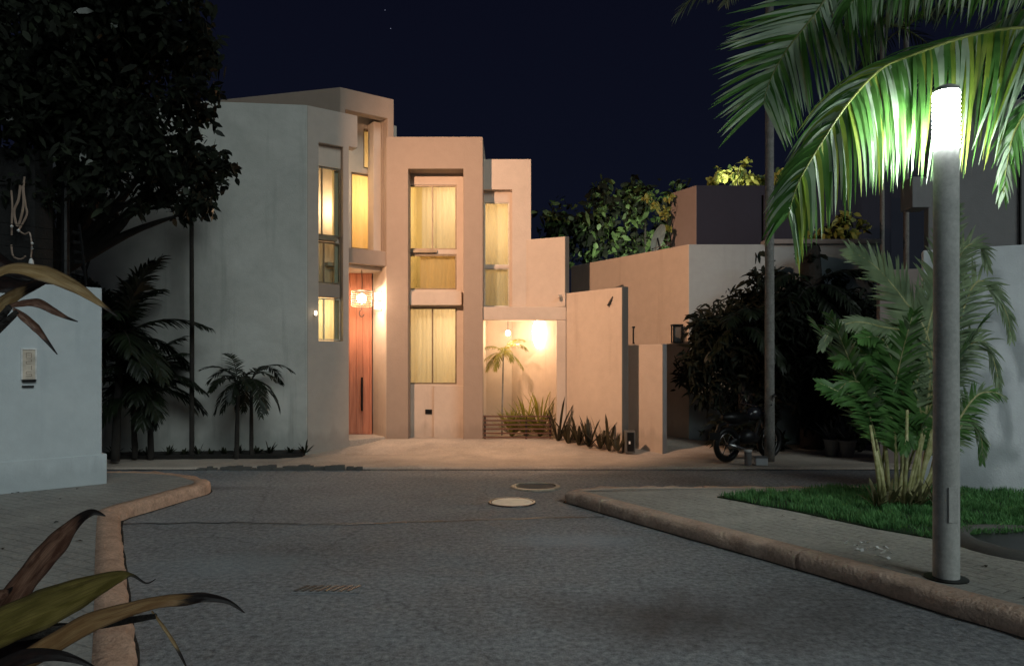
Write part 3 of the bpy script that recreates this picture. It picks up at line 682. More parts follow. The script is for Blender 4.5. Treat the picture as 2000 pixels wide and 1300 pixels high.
# right boundary walls
rw = thing('boundary_wall', 'pale blue-grey boundary wall at the right edge behind the lawn', 'wall', (6, 8.5, 0))
wallpart(lambda b: panel(b, (5.15, 8.98), (8.2, 7.6), .0, 3.1, .2), 'rwall', parent=rw)
rw2 = thing('boundary_wall', 'brownish grey garden wall behind the leafy clump palm', 'wall', (7, 12, 0))
wallpart(lambda b: panel(b, (6.1, 11.9), (8.5, 11.3), .0, 3.25, .2), 'brownwall', parent=rw2)
# near left wall
lw = thing('boundary_wall', 'pale blue-grey stained wall at the left edge with a number plaque', 'wall', (-6, 8.6, 0))
wallpart(lambda b: panel(b, (-9.2, 5.5), (-5.29, 9.25), .05, 2.66, .22), 'lwall', parent=lw)
wallpart(lambda b: b.obox((-9.2, 5.5), (-5.25, 9.29), .05, .52, -.008, .24), 'lwall', 'plinth', parent=lw)
wd = Vector((3.91, 3.75)).normalized(); wn = Vector((wd.y, -wd.x))
Dq = 8.78; q = Vector((X(52, Dq), Dq)); q = Vector((-5.29, 9.25))+wd*((q-Vector((-5.29, 9.25))).dot(wd))
pl = thing('number_plaque', 'narrow upright beige plaque with worn digits on the left wall', 'plaque', (q.x, q.y, Z(718, q.y)))
def pbox(b, s0, s1, z0, z1, o0, o1):
    a = q+wd*s0+wn*o0; c = q+wd*s1+wn*o0; e = q+wd*s1+wn*o1; g_ = q+wd*s0+wn*o1; b.prism([(p.x, p.y) for p in (a, c, e, g_)][::-1], z0, z1)
zc = Z(718, q.y)
b = MB(); pbox(b, -.07, .07, zc-.14, zc+.22, 0, .02); b.build('tile', plain('beige_tile', (.62, .54, .44), .5), pl)
b = MB(); pbox(b, -.08, -.065, zc-.14, zc+.22, 0, .032); pbox(b, .065, .08, zc-.14, zc+.22, 0, .032); pbox(b, -.08, .08, zc+.22, zc+.235, 0, .032); b.build('frame', M['white'], pl)
b = MB(); pbox(b, -.07, .07, zc-.172, zc-.142, 0, .035); pbox(b, -.07, .05, zc-.235, zc-.215, 0, .03); b.build('clasp', M['black'], pl)
b = MB()
for i, seg in enumerate(('abcdefg', 'abged', 'bc', 'afgcd')):       # worn stacked digits
    zz0 = zc+.15-i*.075
    for ch in seg:
        lo = {'a': (-.03, .03, .024, .030), 'g': (-.03, .03, -.003, .003), 'd': (-.03, .03, -.030, -.024), 'b': (.024, .03, 0, .028), 'c': (.024, .03, -.028, 0), 'f': (-.03, -.024, 0, .028), 'e': (-.03, -.024, -.028, 0)}[ch]
        pbox(b, lo[0], lo[1], zz0+lo[2], zz0+lo[3], .019, .0215)
b.build('digits', plain('worn_brown_digits', (.28, .20, .15), .6), pl)
# electric fence on the left wall
ef = thing('electric_fence', 'dark electric fence wires and insulator post on the left wall top', 'fence', (-5.5, 9.2, 2.66))
e0 = Vector((-5.29, 9.25))-wd*.15-wn*.1
b = MB()
for s in (0, 2.4):
    p = e0-wd*s; b.tube([(p.x, p.y, 2.6), (p.x-.05, p.y, 3.1), (p.x-.10, p.y, 3.48)], .018, 6)
b.build('post', M['black'], ef)
b = MB()
for i in range(5):
    z = 2.86+i*.125
    for s in (0, 2.4):
        p = e0-wd*s; b.tube([(p.x-.04-i*.01, p.y, z), (p.x-.11-i*.01, p.y-.06, z)], [.012, .03], 6)
    p0 = e0; p1 = e0-wd*5
    b.tube([(p0.x-.05-i*.012, p0.y-.03, z), (p0.x-.05-.7, p0.y-.7, z+random.uniform(-.01, .02)), (p1.x-.05-i*.012, p1.y-.03, z)], .004, 4)
b.build('wire', M['black'], ef)
# concrete service column with cables
uc = thing('service_column', 'dark service column with looping pale cables at the left edge', 'utility column', (-6.7, 9.7, 0))
b = MB(); b.box((-7.25, 9.7, 0), (X(67, 9.7), 10.1, 4.6)); b.build('column', concrete('black_concrete', (.006, .006, .006), (.014, .013, .012), .5, 4), uc, bevel=.01)
b = MB()
def cab(pts, r): b.tube(smooth_line([P(a, c, 9.55) for a, c in pts], 5), r, 6)
cab([(48, 345), (46, 370), (50, 400), (52, 420), (36, 450)], .013); cab([(40, 362), (36, 390), (28, 410), (30, 430), (36, 440), (46, 400), (44, 362)], .016)
cab([(22, 372), (24, 400), (23, 440), (23, 460)], .012); cab([(36, 450), (48, 457), (58, 455), (62, 480), (60, 505)], .010); cab([(22, 478), (26, 500), (40, 506), (50, 500)], .012)
b.build('cable', plain('pale_cable', (.30, .22, .17), .4), uc)
b = MB()
for a, c, r in ((23, 442, .022), (36, 450, .022), (63, 475, .02), (63, 485, .02)): b.lathe(P(a, c, 9.5), [(.001, r), (r, 0), (.001, -r)], 8)
b.lathe(P(61, 511, 9.5), [(.001, .06), (.025, .02), (.032, -.03), (.02, -.06), (.001, -.065)], 10); b.build('insulator', M['white'], uc)
# pale slatted garage of another house at far left
gh = thing('slatted_house_wall', 'grey clapboard wall behind the electric fence at far left', 'wall', (-9.5, 13, 0))
b = MB(); 
b.box((-16, 13.4, -.1), (-8.1, 13.7, 5.6))
for i in range(26): b.box((-16, 13.37, .1+i*.2), (-8.1, 13.399, .1+i*.2+.17))
b.build('cladding', stucco('grey_cladding', (.36, .36, .37), (.6, .6, .6), .4), gh)

# ================================================================= PLANTS
FP = fp; FD = (aim-fp).normalized(); FA = -1
def leafcard(mb, p, L, W, rnd, mi=0, droop=.3):
    d = Vector((rnd.gauss(0, 1), rnd.gauss(0, 1), rnd.gauss(-.25, .8))).normalized()
    s = d.cross(Vector((rnd.gauss(0, 1), rnd.gauss(0, 1), rnd.gauss(0, 1)))).normalized()
    L *= rnd.uniform(.55, 1.3); dz = Vector((0, 0, -L*droop))
    mb.strip([p, p+d*L*.33+dz*.1, p+d*L*.7+dz*.45, p+d*L+dz], [s*W*.08, s*W*.5, s*W*.42, s*W*.03], mi)
def crown(parent, clusters, n_per, L, W, mats, seed=1, name='crown', shell=.55, weights=None):
    rnd = random.Random(seed); mb = MB()
    for cpos, r in clusters:
        n = int(n_per*r*r*r**.3)+6
        sub = [(cpos+Vector((rnd.gauss(0, 1), rnd.gauss(0, 1), rnd.gauss(0, 1))).normalized()*r*rnd.uniform(.3, .95), r*rnd.uniform(.22, .42)) for _ in range(9)]
        for i in range(n):
            if rnd.random() < .72:
                c2, r2 = rnd.choice(sub); p = c2+Vector((rnd.gauss(0, .5), rnd.gauss(0, .5), rnd.gauss(0, .45)))*r2
            else:
                v = Vector((rnd.gauss(0, 1), rnd.gauss(0, 1), rnd.gauss(0, 1))).normalized(); p = cpos+v*r*(rnd.random()**shell)
            if (p-FP).length < .5 or (FA > 0 and FP.x-.3 < p.x < 1 and (p-FP).normalized().dot(FD) > FA): continue
            mi = rnd.choices(range(len(mats)), weights)[0] if weights else rnd.randrange(len(mats))
            leafcard(mb, p, L*rnd.uniform(.6, 1.25), W*rnd.uniform(.7, 1.2), rnd, mi)
    return mb.build(name, mats, parent)
def limbs(parent, base, fork, targets, r0, mat, name='trunk'):
    b = MB(); b.tube(smooth_line([Vector(base), (Vector(base)+Vector(fork))/2+Vector((.08, .03, 0)), Vector(fork)], 4), [r0*(1-.4*i/8) for i in range(9)], 9)
    for t in targets:
        f = Vector(fork); t = Vector(t); m = (f+t)/2+Vector((random.uniform(-.2, .2), random.uniform(-.2, .2), .12))
        b.tube(smooth_line([f-Vector((0, 0, .08)), m, t], 4), [r0*.5*(1-.85*i/8) for i in range(9)], 6)
    return b.build(name, mat, parent, smooth=True)

# big dark tree, upper left
tr = thing('broadleaf_tree', 'huge black-leaved tree filling the upper left of the night sky', 'tree', (-6.6, 11.3, 0))
cl = [(60, 120, 150), (200, 90, 150), (330, 90, 90), (370, 170, 62), (100, 270, 130), (240, 230, 130), (330, 270, 90), (360, 330, 72), (415, 335, 45), (385, 395, 40), (300, 370, 45), (180, 350, 70), (60, 370, 60), (120, 20, 160), (300, 0, 120), (-60, 150, 160), (150, -100, 150), (440, 318, 22), (350, 420, 20), (395, 95, 40), (265, 400, 22), (395, 230, 30)]
cls = []
for i, (a, c, r) in enumerate(cl):
    Dd = 10.1+((i*37) % 11-5)*.08; cls.append((P(a, c, Dd), r*Dd/F))
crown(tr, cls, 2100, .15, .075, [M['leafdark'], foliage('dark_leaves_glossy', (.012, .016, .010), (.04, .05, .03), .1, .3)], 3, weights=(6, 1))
limbs(tr, (-7.2, 11.2, 0), (-7.0, 11.1, 3.2), [c[0] for c in cls[::2]], .2, M['bark'])
# slender tree in front of the grey wall
st = thing('slender_tree', 'thin straight dark trunk in front of the grey villa wall', 'tree', (X(374, 12.6), 12.6, 0))
b = MB(); b.tube([P(374.5, 895, 12.6), P(375, 650, 12.6), P(374, 420, 12.6), P(376, 330, 12.5), P(380, 240, 12.3)], [.045, .042, .037, .03, .02], 8); b.build('trunk', M['bark'], st)
crown(st, [(P(375, 395, 12.4), .33), (P(345, 345, 12.3), .35), (P(405, 360, 12.3), .35)], 1500, .14, .07, [M['leafdark']], 9)
# pale lit leaves hint: smaller shrub behind the wall, reddish
sh = thing('garden_shrub', 'dull reddish-green shrub behind the electric fence post', 'shrub', (-7.2, 12.0, 0))
crown(sh, [(P(140, 420, 12), .35), (P(195, 410, 12), .32), (P(125, 440, 12), .2), (P(160, 380, 12), .3)], 700, .2, .12, [foliage('dull_red_leaf', (.03, .028, .018), (.07, .05, .035), .2)], 5)
limbs(sh, (-7.1, 12, 0), (-7.15, 12, 3.3), [P(140, 420, 12), P(195, 410, 12)], .05, M['bark'])
# background tree with lit leaves, behind the stepped walls
bt = thing('broadleaf_tree', 'bushy garden tree with lit white-green leaves behind the stepped wall', 'tree', (4, 23, 0))
cl = [(1100, 440, 60, 0), (1180, 410, 62, 0), (1260, 400, 55, 0), (1330, 400, 50, 0), (1150, 490, 55, 0), (1230, 470, 60, 0), (1300, 460, 50, 0), (1075, 500, 45, 0), (1400, 430, 60, 0), (1170, 370, 25, 0), (1240, 362, 22, 0)]
crown(bt, [(P(a, c, 22+i*.1), r*22/F) for i, (a, c, r, _) in enumerate(cl)], 520, .26, .15, [M['leafdark'], M['leafmid']], 8, weights=(1.2, 1))
limbs(bt, (4, 23, 0), (4, 22.8, 3.5), [P(1150, 450, 22), P(1260, 420, 22), P(1330, 420, 22)], .2, M['bark'])
yb = thing('bougainvillea_bush', 'bright yellow-green leafy shrub on the dark upper roof', 'shrub', (X(1430, 17.6), 17.6, 5.2))
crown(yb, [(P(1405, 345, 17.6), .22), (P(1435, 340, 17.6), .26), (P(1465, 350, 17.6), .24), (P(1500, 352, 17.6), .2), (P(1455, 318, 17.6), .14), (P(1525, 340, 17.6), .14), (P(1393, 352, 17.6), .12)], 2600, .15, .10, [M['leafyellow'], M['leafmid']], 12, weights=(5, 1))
limbs(yb, (X(1440, 17.6), 17.6, 4.1), P(1440, 365, 17.6), [P(1405, 345, 17.6), P(1470, 350, 17.6), P(1455, 318, 17.6)], .03, M['bark'])
yc = thing('bougainvillea_bush', 'pale lit leafy branches under the tips of the green palm frond', 'shrub', (X(1640, 16), 16, 4.0))
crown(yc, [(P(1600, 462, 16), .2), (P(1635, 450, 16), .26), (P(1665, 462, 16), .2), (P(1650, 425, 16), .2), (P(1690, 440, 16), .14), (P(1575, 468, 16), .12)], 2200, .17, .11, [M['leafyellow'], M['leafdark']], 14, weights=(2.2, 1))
limbs(yc, (X(1640, 16), 16, 4.0), P(1640, 465, 16), [P(1710, 437, 16), P(1600, 460, 16), P(1650, 420, 16)], .025, M['bark'])
yd = thing('bougainvillea_bush', 'small lit climbing branch beside the brown upper wall, above the dish', 'shrub', (X(1290, 17.5), 17.5, 4.0))
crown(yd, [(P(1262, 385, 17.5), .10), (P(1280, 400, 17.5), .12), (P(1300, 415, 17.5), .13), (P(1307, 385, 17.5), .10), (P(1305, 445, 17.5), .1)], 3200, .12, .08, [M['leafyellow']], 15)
limbs(yd, (X(1308, 17.5), 17.5, 4.0), P(1303, 430, 17.5), [P(1262, 385, 17.5), P(1307, 385, 17.5), P(1280, 400, 17.5)], .02, M['bark'])

# assumed garden spot, added on the neighbour roof to light those leaves
gp = P(1150, 700, 19.5); gp = Vector((3.6, 19.2, 4.15)); ga_ = Vector((4.2, 22.2, 4.6))
s_ = thing('roof_spotlight', 'assumed small spotlight added on the neighbour roof, aimed at the garden tree', 'spotlight', (gp.x, gp.y, 4.0))
b = MB(); b.lathe((gp.x, gp.y, 4.0), [(.06, 0), (.06, .03), (.02, .04), (.02, .10), (.001, .1)], 12); b.build('housing', M['black'], s_)
gl = lamp('SPOT', 'garden_beam', s_, gp, 800, (.95, 1.0, .78), spot_size=R(110), spot_blend=.6, shadow_soft_size=.05); gl.rotation_euler = (ga_-gp).to_track_quat('-Z', 'Y').to_euler()
gp2 = Vector((5.05, 17.12, 6.02)); ga2 = Vector((5.5, 17.6, 6.3))
s_ = thing('roof_spotlight', 'assumed small spotlight added on the neighbour roof below the yellow-green shrub', 'spotlight', (gp2.x, gp2.y, 5.94))  # second assumed spot, added to brighten the roof shrub
b = MB(); b.lathe((gp2.x, gp2.y, 5.94), [(.06, 0), (.06, .03), (.02, .04), (.02, .08), (.001, .08)], 12); b.build('housing', M['black'], s_)
gl = lamp('SPOT', 'garden_beam', s_, gp2+Vector((0, 0, .06)), 45, (1, 1, .75), spot_size=R(100), spot_blend=.6, shadow_soft_size=.04); gl.rotation_euler = (ga2-gp2).to_track_quat('-Z', 'Y').to_euler()

# -------- palm fronds
def frond(mb, pts, n, L, wid, rnd, droop=.5, ang=55, lift=.15, rr=.012, up=Vector((0, 0, 1)), mis=(0,), prof=None, stem=.12, segs=4, sides=(1, -1), mr=1, df=None, sl=1.0, jit=.12, lean=0.0):
    line = smooth_line([Vector(p) for p in pts], 8); m = len(line)
    mb.tube(line, [rr*(1-.85*i/(m-1)) for i in range(m)], 6, mi=mr)
    cum = [0]
    for a, c in zip(line, line[1:]): cum.append(cum[-1]+(c-a).length)
    tot = cum[-1]
    for i in range(n):
        t = stem+(1-stem)*(i+.5)/n; s = t*tot; k = 0
        while k < m-2 and cum[k+1] < s: k += 1
        f = (s-cum[k])/max(1e-6, cum[k+1]-cum[k]); p = line[k].lerp(line[k+1], f)
        T = (line[min(k+2, m-1)]-line[max(k-1, 0)]).normalized(); S = T.cross(up)
        if S.length < .15: S = T.cross(Vector((0, 1, 0)))
        S.normalize(); Nn = S.cross(T)
        tt = (t-stem)/(1-stem)
        ll = L*(prof(tt) if prof else (math.sin(math.pi*min(1, .12+tt*.8))**.6)*(1-.35*tt))
        for sd in sides:
            al = R(ang*(1-.45*tt)+rnd.uniform(-6, 6))
            d = (T*math.cos(al)+S*sd*math.sin(al)+Nn*(lift+rnd.uniform(-jit, jit))).normalized()
            lf = ll*rnd.uniform(.82, 1.1)*(sl if sd > 0 else 1); dr = (df(tt, sd) if df else droop)*rnd.uniform(.75, 1.25)
            W = d.cross(Nn).normalized()*wid*.5*rnd.uniform(.8, 1.15)
            ps = []; ws = []; pp = p.copy(); dd = d.copy(); tw = rnd.uniform(-.5, .5)
            W = (W*math.cos(tw)+Nn*math.sin(tw)*W.length)
            for q in range(segs+1):
                ps.append(pp.copy()); h = q/segs; ws.append(W*(.55 if q == 0 else (1-h)**.6+.03))
                dd = (dd+Vector((0, 0, -dr/segs))+T*lean/segs).normalized(); pp = pp+dd*lf/segs
            mb.strip(ps, ws, mis[rnd.randrange(len(mis))])
def arc(base, az, el, L, bend, n=5):
    pts = [Vector(base)]; d = Vector((math.cos(az)*math.cos(el), math.sin(az)*math.cos(el), math.sin(el))); p = Vector(base)
    for i in range(n):
        d = (d+Vector((0, 0, -bend/n))).normalized(); p = p+d*L/n; pts.append(p.copy())
    return pts
def palm(name, label, base, top, r0, r1, nf, L, leaf, mats, seed, group=None, wid=.02, n=26, el=(20, 75), bend=1.3, droop=.7, trunkmat='bark', cat='palm', lean=0):
    rnd = random.Random(seed); t = thing(name, label, cat, base, group)
    base = Vector(base); top = Vector(top); b = MB(); k = 9
    ln = smooth_line([base, base.lerp(top, .5)+Vector((lean, 0, 0)), top], 5)
    b.tube(ln, [(r0+(r1-r0)*i/(len(ln)-1))*(1+.05*(i % 2)) for i in range(len(ln))], 10); b.build('trunk', M[trunkmat], t, smooth=True)
    for i in range(nf):
        az = 2*math.pi*i/nf+rnd.uniform(-.3, .3); e = R(rnd.uniform(*el)); b = MB()
        frond(b, arc(top, az, e, L*rnd.uniform(.8, 1.1), bend*rnd.uniform(.8, 1.25)), n, leaf, wid, rnd, droop=droop, rr=.012*L, mis=(0,), lift=.1)
        b.build('frond', [mats, M['rachis'] if trunkmat != 'bark' else M['bark']], t)
    return t
# left garden palms
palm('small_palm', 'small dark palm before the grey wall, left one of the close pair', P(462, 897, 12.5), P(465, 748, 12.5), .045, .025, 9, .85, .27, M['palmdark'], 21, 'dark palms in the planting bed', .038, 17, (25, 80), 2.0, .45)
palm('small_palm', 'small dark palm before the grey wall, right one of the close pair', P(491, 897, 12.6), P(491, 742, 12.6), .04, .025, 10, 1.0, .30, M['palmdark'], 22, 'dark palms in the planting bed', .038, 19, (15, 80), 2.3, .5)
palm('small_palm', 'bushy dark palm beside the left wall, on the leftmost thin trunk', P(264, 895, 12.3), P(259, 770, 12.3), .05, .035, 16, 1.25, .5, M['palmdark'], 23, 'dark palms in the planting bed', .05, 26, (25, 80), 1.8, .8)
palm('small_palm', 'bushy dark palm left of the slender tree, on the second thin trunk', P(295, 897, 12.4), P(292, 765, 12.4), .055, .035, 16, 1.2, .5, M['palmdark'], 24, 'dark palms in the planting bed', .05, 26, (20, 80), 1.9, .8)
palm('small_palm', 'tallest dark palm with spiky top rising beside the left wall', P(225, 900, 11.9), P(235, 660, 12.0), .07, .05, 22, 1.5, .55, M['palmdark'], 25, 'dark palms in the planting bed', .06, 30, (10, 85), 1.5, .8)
# palm in the court
palm('court_palm', 'slim yellowish palm in the lit carport court', P(980, 850, 15.3), P(983, 688, 15.3), .02, .014, 9, .68, .26, M['courtpalm'], 31, None, .022, 22, (5, 75), 1.7, .9, 'palebark')
# tall slim palms at right: crowns above the picture
palm('tall_palm', 'tall slim pale palm trunk right of the neighbour house, beside the motorcycle', P(1503, 905, 12.2), (X(1503, 12.2), 12.2, 8.6), .085, .065, 9, 2.0, .6, M['palmgrey'], 41, 'tall slim palms', .035, 30, (0, 60), 1.0, .5, 'palebark')
palm('tall_palm', 'thin far palm trunk, left one of the pair behind the lamp', (X(1723, 16.4), 16.4, 0), (X(1723, 16.4), 16.4, 9.5), .05, .045, 8, 1.8, .6, M['palmdark'], 42, 'tall slim palms', .035, 24, (0, 60), 1.0, .5, 'palebark')
palm('tall_palm', 'thin far palm trunk, right one of the pair behind the lamp', (X(1770, 16.8), 16.8, 0), (X(1770, 16.8), 16.8, 9.6), .065, .055, 8, 1.8, .6, M['palmdark'], 43, 'tall slim palms', .035, 24, (0, 60), 1.0, .5, 'palebark')
# dark garden on the right
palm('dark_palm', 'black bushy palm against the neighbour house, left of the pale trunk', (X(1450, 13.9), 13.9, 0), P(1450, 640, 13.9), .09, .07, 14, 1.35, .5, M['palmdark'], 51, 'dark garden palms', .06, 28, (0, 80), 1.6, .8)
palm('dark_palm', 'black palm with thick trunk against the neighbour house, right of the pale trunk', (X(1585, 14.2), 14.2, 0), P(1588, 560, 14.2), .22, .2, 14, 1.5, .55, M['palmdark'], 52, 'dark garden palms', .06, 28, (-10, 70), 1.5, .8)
b = MB(); dt = thing('dark_column_tree', 'thick black trunk reaching above the neighbour wall top', 'tree', (X(1587, 14.5), 14.5, 0))
b.tube([(X(1590, 14.5), 14.5, 0), P(1588, 600, 14.5), P(1580, 482, 14.5)], [.24, .22, .2], 12); b.build('trunk', M['bark'], dt)
crown(dt, [(P(1580, 500, 14.5), .3), (P(1480, 500, 14.4), .1), (P(1620, 560, 14.4), .4)], 500, .2, .1, [M['leafdark']], 55)
hg = thing('garden_hedge', 'black dense hedge in front of the neighbour house', 'hedge', (5, 14, 0))
hc = [(1370, 640, 35), (1400, 640, 60), (1450, 600, 60), (1410, 720, 75), (1470, 700, 70), (1480, 780, 60), (1440, 830, 55), (1380, 740, 45), (1500, 560, 50), (1540, 620, 70), (1540, 720, 70), (1620, 640, 70), (1660, 600, 60), (1640, 720, 70), (1690, 680, 60), (1600, 800, 45), (1500, 860, 40), (1690, 780, 60), (1660, 860, 40), (1340, 730, 20)]
crown(hg, [(P(a, c, 13.8+(i % 3)*.2), r*13.9/F) for i, (a, c, r) in enumerate(hc)], 2200, .24, .055, [M['leafdark']], 57)
limbs(hg, (4.6, 13.9, 0), (4.6, 13.9, 1.2), [P(a, c, 13.9) for a, c, r in hc[::3]], .08, M['bark'])
# potted plants by the far pavement
def blades(parent, base, n, L, wid, mat, rnd, spread=.6, name='leaves', curl=.5):
    mb = MB()
    for i in range(n):
        a = rnd.uniform(0, 6.28); e = rnd.uniform(.1, spread); d = Vector((math.cos(a)*math.sin(e), math.sin(a)*math.sin(e), math.cos(e))); s = Vector((-math.sin(a), math.cos(a), 0))
        l = L*rnd.uniform(.5, 1.1); p = Vector(base)+Vector((math.cos(a), math.sin(a), 0))*.02; ps = []; ws = []
        for q in range(6):
            h = q/5; ps.append(p.copy()); ws.append(s*wid*.5*(.5+1.2*h)*(1-h)**.5 if q < 5 else s*.001)
            d = (d+Vector((math.cos(a), math.sin(a), -1))*curl*.12*h).normalized(); p = p+d*l/5
        mb.strip(ps, ws)
    return mb.build(name, mat, parent)
for i, (px, D) in enumerate(((1625, 13.0), (1655, 12.8))):
    bs = Vector((X(px, D), D, .03))
    t = thing('potted_plant', ('spiky plant in a dark pot before the garden, left of two', 'spiky plant in a dark pot before the garden, right of two')[i], 'potted plant', bs, 'potted plants at the dark garden')
    b = MB(); b.lathe(bs, [(.001, 0), (.10, 0), (.14, .26), (.155, .27), (.155, .3), (.13, .3), (.13, .27), (.001, .26)], 16); b.build('pot', M['gwall'], t)
    blades(t, bs+Vector((0, 0, .27)), 16, .62, .05, foliage('agave', (.04, .045, .05), (.10, .11, .12), .1), random.Random(60+i), 1.2)
# rosette plants in a row along the stepped wall
ag = foliage('dark_sword_leaf', (.018, .016, .008), (.075, .065, .035), .25)
spots = [(1090, 862, .62, 'tallest, at the carport pillar'), (1110, 866, .42, 'second from the pillar'), (1130, 868, .40, 'third from the pillar'), (1150, 872, .44, 'in the middle of the row'), (1172, 876, .46, 'third from the meter box'), (1190, 880, .50, 'next to the meter box, leaning right'), (1206, 880, .26, 'smallest, touching the meter box')]
for i, (px, py, L, wh) in enumerate(spots):
    f = i/6; D = 14.35-f*1.05; bs = Vector((X(px, D), D, Z(py, D)))
    t = thing('sword_plant', 'dark sword-leaved plant along the stepped wall, '+wh, 'plant', bs, 'sword-leaved plants along the stepped wall')
    blades(t, bs, 12, L*1.45, .07, ag, random.Random(70+i), .75, curl=.6)
for i, (px, L, wh) in enumerate(((1000, .35, 'left one near the slim palm'), (1028, .45, 'middle one'), (1055, .5, 'right one under the teardrop sconce'))):
    D = 15.0; bs = Vector((X(px, D), D, .19))
    t = thing('court_shrub', 'yellow-green arching plant behind the slatted rail, '+wh, 'plant', bs, 'yellow-green plants in the court')
    blades(t, bs, 60, L*2.0, .045, M['courtpalm'], random.Random(80+i), 1.0, curl=1.4)
# slatted rail
rl = thing('slatted_rail', 'low dark wooden rail across the carport opening', 'railing', (.1, 14.7, .18))
x0, x1 = X(943, 14.45)+.01, X(1077, 14.45)
b = MB()
for x in (x0+.03, (x0+x1)/2+.18, x1-.02): b.box((x-.02, 14.50, .16), (x+.02, 14.535, .66))
b.build('post', plain('dark_wood', (.035, .02, .014), .6), rl)
for i in range(6):
    b = MB(); z = .20+i*.085; b.box((x0, 14.47, z), (x1, 14.498, z+.03)); b.build('rail', plain('dark_wood_rail', (.12, .055, .035), .6), rl)
# low plants in the bed
bedp = foliage('bed_plant', (.008, .010, .005), (.022, .028, .012), .2)
for i in range(13):
    px = 232+i*30+random.uniform(-8, 8); D = 12.55+i*.03; bs = Vector((X(px, D), D, .09))
    lab = 'low dark ground plant in the bed, %s' % ('beside the left wall', 'under the leftmost thin palm trunk', 'between the two bushy palms', 'right of the bushy palms', 'left of the slender tree', 'at the foot of the slender tree', 'just right of the slender tree', 'left of the close palm pair', 'under the close palm pair', 'right of the close palm pair', 'under the drooping palm frond', 'second from the villa corner', 'touching the villa corner')[i]
    t = thing('ground_plant', lab, 'plant', bs, 'low plants in the bed')
    blades(t, bs, 22, random.uniform(.12, .24)*(1.3 if i == 12 else 1), .04, bedp, random.Random(90+i), 1.35, curl=.8)

# -------- near coconut palm whose fronds hang over the lamp
cp = thing('coconut_palm', 'coconut palm whose bright green fronds hang around the street lamp', 'palm', (5.7, 6.1, .13))
b = MB(); ln = smooth_line(V2([(5.75, 6.2, .1), (5.65, 6.15, 1.6), (5.45, 6.1, 3.0), (5.15, 6.0, 4.4)]), 6)
b.tube(ln, [.17-.06*i/(len(ln)-1)+.006*(i % 2) for i in range(len(ln))], 14); b.build('trunk', M['palebark'], cp, smooth=True)
top = Vector((5.1, 6.0, 4.5)); rnd = random.Random(5)
def fr(pts, n, L, wid, mats, **k):
    b = MB(); frond(b, pts, n, L, wid, rnd, mis=tuple(range(len(mats)-1)), mr=len(mats)-1, **k); return b.build('frond', mats, cp)
G = [M['palmgreen'], M['palmgreen'], M['palmyel'], M['rachis']]
GG = [M['palmgrey'], M['palmgreen'], M['rachis']]
# main frond: arches over the lamp, its tip hanging down to the left
up2 = Vector((.15, -.75, .75)).normalized()
main = [top, P(2110, 62, 5.85), P(1998, 55, 5.9), P(1895, 70, 5.88), P(1782, 108, 5.75), P(1718, 137, 5.6), P(1655, 204, 5.42), P(1598, 289, 5.38), P(1558, 360, 5.35), P(1540, 420, 5.33)]
def pm(t): return 1.08-.3*t if t < .45 else .945-.60*(t-.45)/.55
b = MB(); frond(b, main, 135, 1.24, .040, rnd, sl=.72, df=lambda t, sd: (2.3-1.7*t) if sd > 0 else 1.5-.5*t, lean=.3, ang=62, lift=-.1, up=up2, mis=(0, 0, 1, 2), mr=3, prof=pm, stem=.14, segs=7, sides=(1, -1), rr=.02)
b.build('frond', [M['palmgreen'], M['palmyel'], M['palmgrey'], M['rachis']], cp)
# left fan
fan = [top+Vector((-.1, .1, .2)), P(1900, -190, 6.6), P(1750, -130, 6.8), P(1640, -35, 6.9), P(1590, 30, 6.9), P(1535, 100, 6.9), P(1503, 160, 6.9), P(1492, 200, 6.9)]
fr(fan, 140, 1.02, .046, GG, droop=.22, ang=72, lift=0, up=Vector((0, -1, .12)), prof=lambda t: 1.0 if t < .6 else 1-.45*(t-.6)/.4, stem=.15, segs=6, rr=.02)
# upper fronds crossing the top edge
fr([top, P(2100, -60, 6.2), P(1980, -110, 6.3), P(1850, -110, 6.3), P(1720, -60, 6.3), P(1660, 10, 6.3)], 100, 1.05, .05, GG, droop=1.6, ang=60, lift=-.1, up=up2, stem=.1, segs=6, rr=.018)
fr([top, P(2120, 130, 5.7), P(2040, 180, 5.6), P(1985, 250, 5.6), P(1965, 330, 5.6), P(1960, 380, 5.6)], 40, .5, .035, GG, droop=1.2, ang=50, lift=0, up=up2, stem=.15, segs=5, rr=.015)
fr([top, P(2150, 10, 6.6), P(2050, 5, 6.9), P(1960, 40, 7.1), P(1890, 110, 7.2), P(1860, 180, 7.2)], 90, 1.0, .05, GG, droop=1.6, ang=60, lift=-.1, up=up2, stem=.1, segs=6, rr=.018)
for az, e in ((-60, 50), (-20, 40), (20, 35), (60, 50), (100, 40), (150, 60), (-100, 70)):
    fr(arc(top, R(az), R(e), 2.3, 1.5), 44, .7, .04, GG, droop=1.3, ang=60, lift=0, segs=5, rr=.02)

